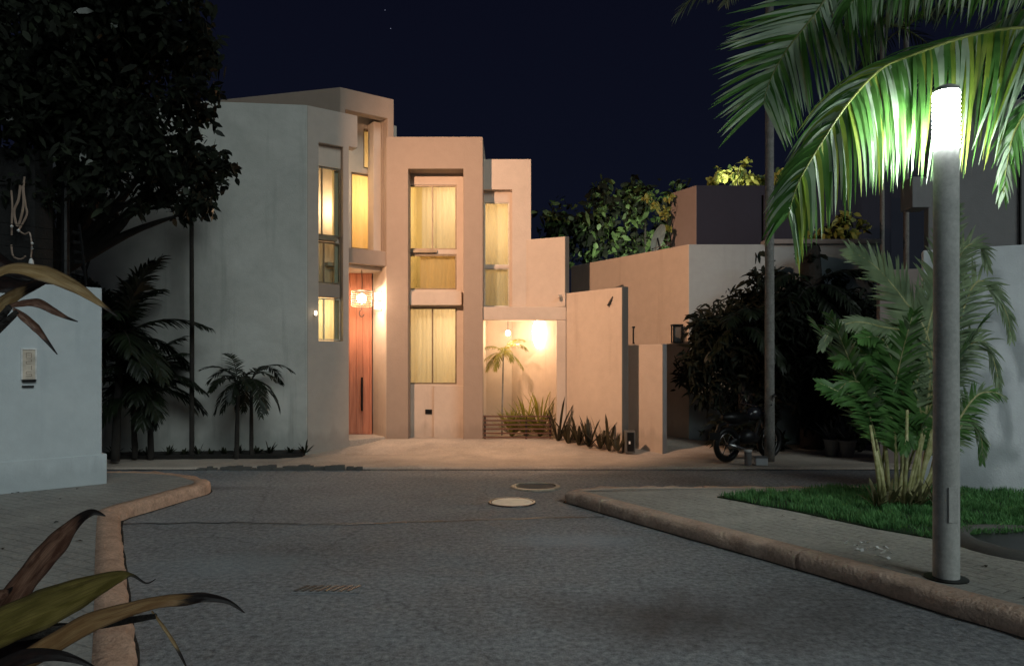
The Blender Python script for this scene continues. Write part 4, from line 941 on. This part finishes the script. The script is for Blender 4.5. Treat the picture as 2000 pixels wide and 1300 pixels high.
# -------- areca clump palm on the lawn
ar = thing('clump_palm', 'leafy multi-stemmed palm clump on the lawn beside the street lamp', 'palm', P(1760, 985, 7.7))
ab = P(1765, 985, 7.7); rnd2 = random.Random(17)
def af(pts, n=34, L=.42, wid=.032, mats=None, droop=.35, ang=50, up=Vector((.1, -.8, .5)), stem=.3, lift=.05, boost=1.25, **k):
    D0 = 7.7; pts3 = [Vector(p) if len(p) == 3 and isinstance(p, Vector) else P(p[0], p[1], D0+(p[2] if len(p) > 2 else 0)) for p in pts]
    b = MB(); frond(b, pts3, int(n*1.3), L*1.12, wid*boost, rnd2, droop=droop, ang=ang, lift=lift, up=up, mis=(0, 1), mr=2, stem=stem, segs=4, rr=.018, **k)
    m = mats or ('areca', 'areca'); b.build('frond', [M[m[0]], M[m[1]], M['cane']], ar)
PA = ('arecapale', 'arecapale'); GA = ('areca', 'areca'); MX = ('areca', 'arecapale')
af([(1775, 975), (1822, 760), (1811, 655), (1769, 590), (1712, 522), (1659, 488)], 50, .50, .045, PA, up=Vector((0, -1, .25)), droop=.2)
af([(1770, 975), (1815, 760), (1795, 663), (1717, 637), (1670, 629), (1625, 645), (1604, 679)], 46, .26, .035, PA, stem=.42, droop=.5)
af([(1765, 975), (1775, 820), (1754, 747), (1727, 708), (1696, 692), (1641, 702)], 44, .42, .045, GA, droop=.4)
af([(1730, 980), (1719, 896), (1689, 792), (1634, 763), (1601, 748)], 40, .30, .04, GA, stem=.42, droop=.45)
af([(1755, 980), (1770, 850), (1800, 700), (1830, 560), (1850, 450, -.1), (1868, 400)], 46, .42, .04, PA, up=Vector((0, -1, .2)), droop=.3)
af([(1750, 980), (1745, 830), (1700, 760), (1660, 745), (1630, 770)], 40, .36, .045, GA, droop=.5)
af([(1790, 975), (1800, 840), (1790, 770), (1770, 730), (1720, 760)], 36, .36, .045, GA, droop=.5)
af([(1760, 975), (1760, 820), (1740, 700), (1720, 660), (1680, 660, -.2)], 40, .36, .045, GA, droop=.4)
af([(1780, 975), (1830, 840), (1790, 800), (1775, 830), (1765, 880, -.2)], 30, .3, .04, GA, droop=.6)
af([(1790, 975), (1845, 760), (1868, 650, .1), (1900, 560, .1), (1930, 555, .1), (1965, 610, .1), (1975, 660, .1)], 44, .40, .032, PA, droop=.6, stem=.4)
af([(1790, 975), (1845, 780), (1890, 680, .1), (1925, 670, .1), (1945, 720, .1), (1950, 760, .1)], 36, .32, .032, PA, droop=.7, stem=.4)
af([(1790, 980), (1850, 860), (1900, 780, 0), (1935, 765, 0), (1962, 775, 0)], 30, .26, .03, MX, droop=.8, stem=.4)
af([(1800, 980), (1850, 880), (1888, 820, 0), (1915, 850, 0), (1918, 900, 0)], 30, .26, .03, MX, droop=.8, stem=.4)
af([(1790, 975), (1840, 740), (1860, 560, .1), (1880, 490, .1), (1912, 478, .1), (1930, 520, .1)], 40, .40, .035, PA, droop=.5, stem=.4)
for k in range(6):
    a = k*60+25; af(arc(ab+Vector((.1*math.cos(k), .25+.15*math.sin(k*2), 0)), R(a), R(78), 2.2, .9)+[], 34, .38, .04, MX, droop=.5, up=Vector((0, 0, 1)))
for i, (x0_, x1_, yt, lean) in enumerate(((1722, 1700, 830, 0), (1738, 1722, 800, 0), (1752, 1745, 790, 0), (1765, 1772, 800, 0), (1778, 1800, 800, 0), (1790, 1815, 830, 0), (1730, 1712, 880, 0), (1770, 1760, 850, 0), (1800, 1835, 850, 0))):
    b = MB(); D = 7.6+(i % 3)*.12; b.tube([P(x0_, 990, D), P((x0_+x1_)/2+2, (990+yt)/2, D), P(x1_, yt, D)], [.024, .02, .014], 7); b.build('cane', M['cane'], ar, smooth=True)
for i in range(5):
    bs = ab+Vector((-.35+i*.16, -.12+.05*(i % 2), .01)); t = blades(ar, bs, 14, .3, .05, foliage('pale_base_leaf', (.10, .11, .05), (.24, .22, .12), .3), random.Random(130+i), 1.1, curl=.8, name='base_leaves')

# ================================================================= STREET LAMP
lb = P(1848, 1131, 5.12); lb.z = .135
lp = thing('street_lamp', 'grey cylindrical street lamp with glowing white louvred head', 'street lamp', lb)
r = .0815; zt0 = Z(292, 5.12); zt1 = Z(181, 5.12)
b = MB(); b.lathe((lb.x, lb.y, 0), [(r+.004, .12), (r+.003, 1.0), (r, 2.0), (r, zt0)], 40); b.lathe((lb.x, lb.y, 0), [(r, zt0), (.001, zt0+.002)], 40)
b.build('post', M['lamppost'], lp, smooth=True, weld=True)
b = MB(); b.box((lb.x-.035, lb.y-r-.007, .55), (lb.x+.035, lb.y-r+.02, .80)); b.build('hatch', M['lamppost'], lp, bevel=.004)
b = MB(); b.lathe((lb.x, lb.y, .137), [(r+.06, 0), (r+.06, .008), (r+.003, .012)], 24); b.build('base_plate', M['black'], lp)
b = MB(); b.lathe((lb.x, lb.y, 0), [(r*.93, zt0+.005), (r*.96, zt0+.1), (r*1.0, (zt0+zt1)/2), (r*.96, zt1-.06), (r*.9, zt1)], 32)
b.build('lamp_glass', emit('lamp_glow', (.93, 1.0, .97), 280), lp, smooth=True)
b = MB()
for i in range(13):
    z = zt0+.02+i*(zt1-zt0-.03)/12; b.lathe((lb.x, lb.y, z), [(r*1.02, 0), (r*1.10, -.008), (r*1.10, -.005), (r*1.02, .003)], 32)
for k in range(4):
    a = k*math.pi/2+.6; b.tube([(lb.x+r*1.06*math.cos(a), lb.y+r*1.06*math.sin(a), zt0), (lb.x+r*1.06*math.cos(a), lb.y+r*1.06*math.sin(a), zt1)], .003, 5)
b.build('louvre', M['white'], lp)
b = MB(); b.lathe((lb.x, lb.y, zt1), [(r*1.05, 0), (r*1.05, .025), (r*.6, .045), (.001, .05)], 32); b.build('cap', M['lamppost'], lp)

# ================================================================= GROUND DETAILS
mh = thing('manhole_cover', 'round cover in the road with its reflection painted pale cream, nearer of the two', 'manhole cover', (X(1000, 8.67), 8.67, 0), 'round covers in the road')
c = Vector((X(1000, 8.67), 8.67, 0))
b = MB(); b.lathe(c, [(.001, .014), (.245, .014), (.25, .004)], 28); b.build('plate', plain('pale_worn_metal', (.85, .82, .68), .5, 0, 9, .1), mh)  # reflection on the cover put into a pale plate colour
b = MB(); b.lathe(c, [(.252, .004), (.256, .016), (.285, .016), (.29, .002)], 28); b.build('rim', M['darkmetal'], mh)
c = Vector((X(1046, 9.78), 9.78, 0))
mh = thing('manhole_cover', 'dark round cover with a rim painted with pale highlights, farther of the two', 'manhole cover', c, 'round covers in the road')
b = MB(); b.lathe(c, [(.001, .010), (.27, .010)], 28); b.build('plate', M['endcap'], mh)
b = MB(); b.lathe(c, [(.272, .004), (.28, .026), (.33, .02), (.35, .002)], 28); b.build('rim', plain('pale_worn_rim', (.30, .26, .20), .5, 0, 5, .7), mh)  # bright highlights put into the patchy rim colour
c = Vector((X(642, 5.31), 5.31, 0))
dg = thing('drain_grate', 'small dark slotted drain grate in the near road', 'drain', c)
b = MB(); b.box((c.x-.25, c.y-.10, .0), (c.x+.25, c.y+.10, .006)); b.build('frame', M['asphalt'], dg)
b = MB()
for i in range(8):
    x = c.x-.2+i*.055; mt = Matrix.Translation((x, c.y, 0)) @ Matrix.Rotation(R(-25), 4, 'Z'); b.box((-.014, -.075, .007), (.014, .075, .010), mat=mt)
b.build('slot', M['black'], dg)
# worn seam and paint traces across the road
b = MB(); prev = None; 
pts = [P(245, 1023, 7.5), P(420, 1021, 7.5), P(640, 1022, 7.5), P(800, 1020, 7.5), P(1000, 1012, 7.7), P(1150, 1008, 7.8)]
ln = smooth_line([Vector((X(a, D), D, .004)) for a, D in ((240, 7.5), (420, 7.55), (640, 7.5), (800, 7.58), (1000, 7.75), (1180, 7.85))], 14)
ps = []; ws = []
for i, p in enumerate(ln):
    ps.append(p+Vector((0, noise.noise(p*4)*.05, 0))); ws.append(Vector((0, .012+.022*abs(noise.noise(p*2.3)), 0)))
b.strip(ps, ws); struct(b.build('road_seam', plain('tar', (.02, .02, .022), .5)))
b = MB()
for a, c_, y_ in ((580, 612, 1022), (628, 668, 1024), (664, 700, 1023), (696, 735, 1021), (470, 500, 1021)):
    D = 2310/(y_-715)-.04; x0 = X(a, D); x1 = X(c_, D); n_ = 10; ps = []; ws = []
    for i in range(n_+1):
        x = x0+(x1-x0)*i/n_; ps.append(Vector((x, D+noise.noise(Vector((x*7, D, 0)))*.03, .008))); ws.append(Vector((0, max(.003, .02*math.sin(math.pi*i/n_)+.012*noise.noise(Vector((x*20, 3, 0)))), 0)))
    b.strip(ps, ws)
struct(b.build('road_paint', plain('worn_white_paint', (.30, .32, .33), .7, 0, 30, .4)))
# cover in a concrete ring at right edge
c = Vector((X(2030, 6.05), 6.05, .135))
pc_ = thing('pit_cover', 'black oval pit cover in a low concrete ring at the right edge', 'pit cover', c)
b = MB(); b.lathe(c, [(.50, .02), (.50, .05), (.56, .06), (.66, .04), (.68, 0)], 30); b.build('ring', M['endcap'], pc_, smooth=True)
b = MB(); b.lathe(c, [(.001, .035), (.49, .03), (.495, .0)], 30); b.lathe(c+Vector((-.15, -.1, .035)), [(.02, 0), (.02, .02), (.001, .02)], 8); b.build('plate', M['black'], pc_)
# small white flecks scattered on the pavement
c = P(1700, 1062, 5.9); c.z = .137
b = MB(); rw_ = random.Random(3)
for i in range(16):
    a = rw_.uniform(0, 6.28); p = Vector((c.x+rw_.gauss(0, .09), c.y+rw_.gauss(0, .13), .137)); d = Vector((math.cos(a), math.sin(a)*.5, rw_.uniform(0, .3)))*rw_.uniform(.02, .05); s = Vector((-math.sin(a), math.cos(a), rw_.uniform(-.3, .5)))*.012
    b.strip([p, p+d+Vector((0, 0, .012)), p+d*2], [s, s*1.2, s*.4])
lt = b.build('paper_scraps', M['white'], origin=c); tag(lt, 'scattered white flecks on the right pavement', 'litter'); lt['kind'] = 'stuff'  # small white flecks, material unclear
# fallen leaves on the pavements
rl_ = random.Random(44)
b = MB()
for i in range(90):
    if i < 45: x = rl_.uniform(-6.2, -3.2); y = rl_.uniform(4.5, 9)
    else: x = rl_.uniform(1.6, 5); y = rl_.uniform(4.2, 8.5)
    ed = [p for p in (kl if i < 45 else kr)]
    if min((p-Vector((x, y))).length for p in ed) < .3: continue
    if i < 45 and x > -4.2+ (7.5-y)*.56-.25: continue
    if i >= 45 and (inpoly(x, y, lawn) or x < .9+(8.4-y)*.6): continue
    a = rl_.uniform(0, 6.28); d = Vector((math.cos(a), math.sin(a), 0))*rl_.uniform(.02, .05); s = Vector((-math.sin(a), math.cos(a), 0))*.014; p = Vector((x, y, .140))
    b.strip([p, p+d+Vector((0, 0, .008)), p+d*2+Vector((0, 0, .002))], [s*.2, s, s*.1])
fl_ = b.build('fallen_leaves', plain('dry_leaf', (.03, .02, .012), .8)); fl_['kind'] = 'stuff'; fl_['label'] = 'small dark fallen leaves scattered on the pavements'; fl_['category'] = 'fallen leaves'

# ================================================================= MOTORCYCLE
mc = Vector((X(1462, 12.25), 12.25, .04))
mo = thing('motorcycle', 'dark parked motorcycle at the kerb before the black garden', 'motorcycle', mc)
ax = Vector((.86, .5, 0)).normalized(); sd = Vector((-ax.y, ax.x, 0)); upv = Vector((0, 0, 1))
def mp(a, s, z): return mc+ax*a+sd*s+upv*z
for a in (-.52, .52):
    b = MB(); pts = [mp(a+.25*math.cos(k*math.pi/12), 0, .30+.25*math.sin(k*math.pi/12)) for k in range(25)]; b.tube(pts, .048, 8, cap=False); wl = b.build('wheel', M['black'], mo, smooth=True)
    b = MB(); b.tube([mp(a+.19*math.cos(k*math.pi/12), 0, .30+.19*math.sin(k*math.pi/12)) for k in range(25)], .012, 6, cap=False)
    for k in range(6): b.tube([mp(a, 0, .30), mp(a+.19*math.cos(k*math.pi/3), 0, .30+.19*math.sin(k*math.pi/3))], .008, 5)
    b.build('rim', M['chrome'], wl)
b = MB(); b.tube([mp(-.48, 0, .30), mp(-.2, 0, .42), mp(.15, 0, .40), mp(.3, 0, .72)], .04, 8); b.tube([mp(-.5, 0, .62), mp(-.1, 0, .66), mp(.3, 0, .74)], .03, 8); b.build('chassis', M['darkmetal'], mo)
b = MB(); b.tube([mp(-.22, 0, .36), mp(-.05, 0, .42), mp(.16, 0, .36)], [.08, .14, .09], 10); b.build('engine', M['darkmetal'], mo, smooth=True)
b = MB(); b.tube([mp(-.06, 0, .74), mp(.08, 0, .80), mp(.22, 0, .80), mp(.32, 0, .74)], [.05, .12, .12, .05], 12); b.build('fuel_tank', plain('black_paint', (.02, .02, .025), .2), mo, smooth=True)
b = MB(); b.tube([mp(-.62, 0, .76), mp(-.4, 0, .74), mp(-.08, 0, .73)], [.05, .10, .09], 10); b.build('seat', M['black'], mo, smooth=True)
b = MB(); b.tube([mp(.52, .07, .30), mp(.34, .07, .84)], .02, 6); b.tube([mp(.52, -.07, .30), mp(.34, -.07, .84)], .02, 6); b.build('fork', M['chrome'], mo)
b = MB(); b.tube([mp(.20, -.34, .97), mp(.32, -.12, .92), mp(.34, 0, .88), mp(.32, .12, .92), mp(.20, .34, .97)], .014, 6); b.build('handlebar', M['chrome'], mo)
for s in (-1, 1):
    b = MB(); b.tube([mp(.26, s*.26, .95), mp(.24, s*.32, 1.08)], .006, 5); b.lathe(mp(.24, s*.34, 1.12), [(.001, .035), (.05, .0), (.001, -.035)], 12); b.build('mirror', M['chrome'], mo)
b = MB(); b.lathe(mp(.43, 0, .80), [(.001, .08), (.07, .05), (.085, 0), (.07, -.05), (.001, -.08)], 14); b.build('headlight', M['chrome'], mo, smooth=True)
b = MB(); b.tube([mp(-.05, -.14, .24), mp(-.35, -.15, .24), mp(-.66, -.16, .32)], [.025, .035, .045], 8); b.build('exhaust', M['chrome'], mo, smooth=True)
b = MB(); b.tube([mp(-.80, 0, .44), mp(-.70, 0, .62), mp(-.55, 0, .66)], .03, 8); b.box((-.09, -.005, -.06), (.09, .005, .06), mat=Matrix.Translation(mp(-.82, -.02, .46))); b.build('rear_fender', M['black'], mo)
bl = thing('bollard', 'short pale-topped post beside the motorcycle wheel', 'bollard', (X(1461, 11.75), 11.75, .03))
c = Vector((X(1461, 11.75), 11.75, .03)); b = MB(); b.lathe(c, [(.055, 0), (.06, .22), (.001, .22)], 16); b.build('post', M['gwall'], bl)
b = MB(); b.lathe(c+Vector((0, 0, .222)), [(.066, 0), (.066, .03), (.001, .035)], 16); b.build('cap', M['white'], bl)
c = Vector((X(1485, 11.8), 11.8, .03)); bx = thing('white_crate', 'small pale box on the pavement right of the short post', 'box', c)
b = MB(); b.box((c.x-.10, c.y-.08, .03), (c.x+.10, c.y+.08, .15)); b.build('body', M['rwall'], bx, bevel=.008); b = MB(); b.box((c.x-.108, c.y-.088, .152), (c.x+.108, c.y+.088, .165)); b.build('lid', M['gwall'], bx)

# ================================================================= FOREGROUND LEAVES
STARTS = {}
def strap(parent, pts, D, mats, rndseed, tipfrom=2.0, crease=.35):
    """pts: (px, py, halfwidth_px, dDepth); a folded, rippled strap leaf"""
    rnd = random.Random(rndseed); c = [P(p[0], p[1], D+(p[3] if len(p) > 3 else 0)) for p in pts]
    ln = smooth_line(c, 8); n = len(ln); wl = [p[2] for p in pts]; b = MB()
    for i, p in enumerate(ln):
        f = i/8; k = min(int(f), len(wl)-2); w_ = (wl[k]+(wl[k+1]-wl[k])*(f-k))*D/F*.82
        T = (ln[min(i+1, n-1)]-ln[max(i-1, 0)]).normalized(); V = Vector((0, -1, .25)).normalized(); S = T.cross(V).normalized(); Nn = S.cross(T)
        for j in range(9):
            q = (j-4)/4; rip = w_*(.16*math.sin(i*.35+q*1.5+rndseed)+.07*math.sin(i*.9+q*5+rndseed*2))*abs(q)
            b.v.append(p+S*w_*q+Nn*(-crease*w_*(1-abs(q)**.8)+rip))
    for i in range(n-1):
        for j in range(8): b.f.append([i*9+j, i*9+j+1, i*9+j+10, i*9+j+9]); b.m.append(0)
    STARTS.setdefault(parent.name, []).append((ln[0], ln[2], wl[0]*D/F*.8))
    o = b.build('leaf', mats[:1], parent, smooth=True)
    uv = o.data.uv_layers.new(name='UVMap'); tf = min(.97, (tipfrom)/(len(pts)-1)) if tipfrom < 10 else 2
    for lo in o.data.loops:
        i, j = divmod(lo.vertex_index, 9); v = i/(n-1); uv.data[lo.index].uv = (j/8, v/tf if tf <= 1 else v*.8)
    return o
def strapmat(name, a, b_, c_, sc=9):
    m, nt, bs = newmat(name); uvn = N(nt, 'ShaderNodeTexCoord').outputs['UV']; sp = N(nt, 'ShaderNodeSeparateXYZ'); nt.links.new(uvn, sp.inputs[0])
    n = tex_noise(nt, 3, 4, .6, mapping(nt, uvn, (1.2, 1.6, 1)), .6); n2 = tex_noise(nt, 2, 5, .65, mapping(nt, uvn, (26, 1.2, 1)))
    c = mixc(nt, ramp(nt, n.outputs[0], (0, 0, 0), (1, 1, 1), .40, .60).outputs[0], a, b_)
    c = mixc(nt, ramp(nt, n2.outputs[0], (0, 0, 0), (.85, .85, .85), .45, .68).outputs[0], c, c_)
    ad = N(nt, 'ShaderNodeMath', operation='MULTIPLY_ADD'); nt.links.new(n.outputs[0], ad.inputs[0]); ad.inputs[1].default_value = .25; hf = N(nt, 'ShaderNodeMath', operation='MULTIPLY'); nt.links.new(sp.outputs['Y'], hf.inputs[0]); hf.inputs[1].default_value = .5; nt.links.new(hf.outputs[0], ad.inputs[2])
    c = mixc(nt, ramp(nt, ad.outputs[0], (0, 0, 0), (1, 1, 1), .59, .65).outputs[0], c, (.012, .008, .007))
    # scorched edges
    ed = N(nt, 'ShaderNodeMath', operation='SUBTRACT'); nt.links.new(sp.outputs['X'], ed.inputs[0]); ed.inputs[1].default_value = .5
    ab = N(nt, 'ShaderNodeMath', operation='ABSOLUTE'); nt.links.new(ed.outputs[0], ab.inputs[0])
    ae = N(nt, 'ShaderNodeMath', operation='MULTIPLY_ADD'); nt.links.new(n2.outputs[0], ae.inputs[0]); ae.inputs[1].default_value = .25; nt.links.new(ab.outputs[0], ae.inputs[2])
    c = mixc(nt, ramp(nt, ae.outputs[0], (0, 0, 0), (.9, .9, .9), .50, .62).outputs[0], c, tuple(x*.4 for x in c_))
    nt.links.new(c, bs.inputs['Base Color']); bs.inputs['Roughness'].default_value = .38; bump(nt, bs, n2.outputs[0], .35, .003)
    return m
S1 = strapmat('olive_leaf', (.14, .115, .025), (.25, .20, .055), (.07, .045, .018)); S2 = strapmat('rust_leaf', (.11, .05, .03), (.27, .15, .10), (.04, .015, .012)); S3 = strapmat('orange_leaf', (.26, .14, .055), (.40, .25, .11), (.10, .045, .025))
S4 = strapmat('dark_leaf_tip', (.012, .008, .007), (.03, .015, .012), (.008, .006, .006)); S5 = strapmat('ochre_leaf', (.34, .22, .09), (.52, .37, .18), (.12, .06, .03))
t1 = thing('broad_leaf_plant', 'foreground plant with long olive and rust leaves at the lower left corner', 'plant', (-1.02, 1.22, .13))
t2 = thing('broad_leaf_plant', 'foreground plant with drooping brown leaves over the left wall', 'plant', (-1.04, 1.34, .13))
strap(t1, [(-60, 1290, 30, .05), (5, 1200, 36), (60, 1120, 33), (110, 1062, 27), (150, 1018, 15), (180, 1000, 8), (206, 1007, 1)], 1.25, [S2, S4], 1, 4)
strap(t1, [(-60, 1265, 34), (0, 1225, 46), (80, 1190, 48), (160, 1155, 34), (225, 1128, 17), (256, 1122, 4), (285, 1138, 2), (304, 1130, 1)], 1.15, [S1, S4], 2, 5, .5)
strap(t1, [(-20, 1330, 20), (90, 1265, 26), (170, 1218, 24), (250, 1190, 17), (310, 1175, 14), (360, 1170, 15), (400, 1166, 11), (445, 1174, 6), (478, 1196, 1)], 1.05, [S3, S4], 3, 5)
strap(t1, [(296, 1192, 2), (318, 1222, 4), (338, 1252, 5), (356, 1285, 3), (372, 1320, 1)], 1.1, [S5, S4], 4, 2.5)
strap(t1, [(-40, 1320, 14), (40, 1285, 20), (100, 1278, 14), (150, 1288, 8), (200, 1310, 1)], 1.0, [S4, S4], 5)
strap(t1, [(-60, 1180, 18), (-10, 1165, 16), (15, 1155, 8), (25, 1145, 1)], 1.2, [S2, S4], 6)
strap(t1, [(-40, 1290, 20), (30, 1255, 26), (90, 1235, 22), (150, 1225, 10), (190, 1222, 1)], 1.2, [S4, S4], 16)
strap(t2, [(-60, 645, 20), (-5, 600, 20), (45, 568, 17), (95, 546, 6), (112, 540, 1)], 1.35, [S5, S4], 7)
strap(t2, [(-50, 560, 10), (16, 525, 12), (82, 533, 20), (143, 558, 15), (183, 584, 8), (206, 600, 5), (230, 618, 1)], 1.30, [S5, S4], 8, 5)
strap(t2, [(10, 600, 3), (45, 592, 9), (75, 592, 11), (106, 608, 8), (130, 620, 4), (152, 628, 1)], 1.28, [S2, S4], 9, 4)
strap(t2, [(25, 602, 3), (45, 618, 9), (70, 640, 10), (90, 664, 5), (112, 692, 1)], 1.28, [S2, S4], 10, 3)
strap(t2, [(-60, 560, 12), (0, 555, 22), (40, 560, 16), (70, 550, 5), (90, 540, 1)], 1.4, [S4, S4], 11)
strap(t2, [(-60, 470, 12), (-10, 505, 18), (30, 530, 14), (60, 545, 3)], 1.4, [S4, S4], 12)
for t, h in ((t1, 1.2), (t2, 1.95)):
    b = MB(); x, y = t.location.x, t.location.y
    b.tube([(x-.04, y, .13), (x-.02, y+.01, h*.5), (x, y, h)], [.024, .02, .012], 9)
    for p, q_, w_ in STARTS[t.name]:
        zb = max(.2, min(h-.02, p.z-.10)); d_ = (q_-p).normalized()
        b.tube(smooth_line([Vector((x, y, zb)), Vector((x, y, zb)).lerp(p, .6)+Vector((0, 0, -.01)), p+d_*.01], 4), [.010]*4+[.008+(w_*.7-.008)*max(0, (k-4)/4)*.5 for k in range(4, 9)], 6)
    b.build('stem', M['bark'], t, smooth=True)
# two faint stars
for i, (px, py) in enumerate(((763, 56), (752, 20))):
    b = MB(); c = P(px, py, 260); b.lathe(c, [(.001, .14), (.14, 0), (.001, -.14)], 8); s_ = b.build('star', emit('star_glow', (.6, .65, .9), .5), origin=c); s_['kind'] = 'structure'
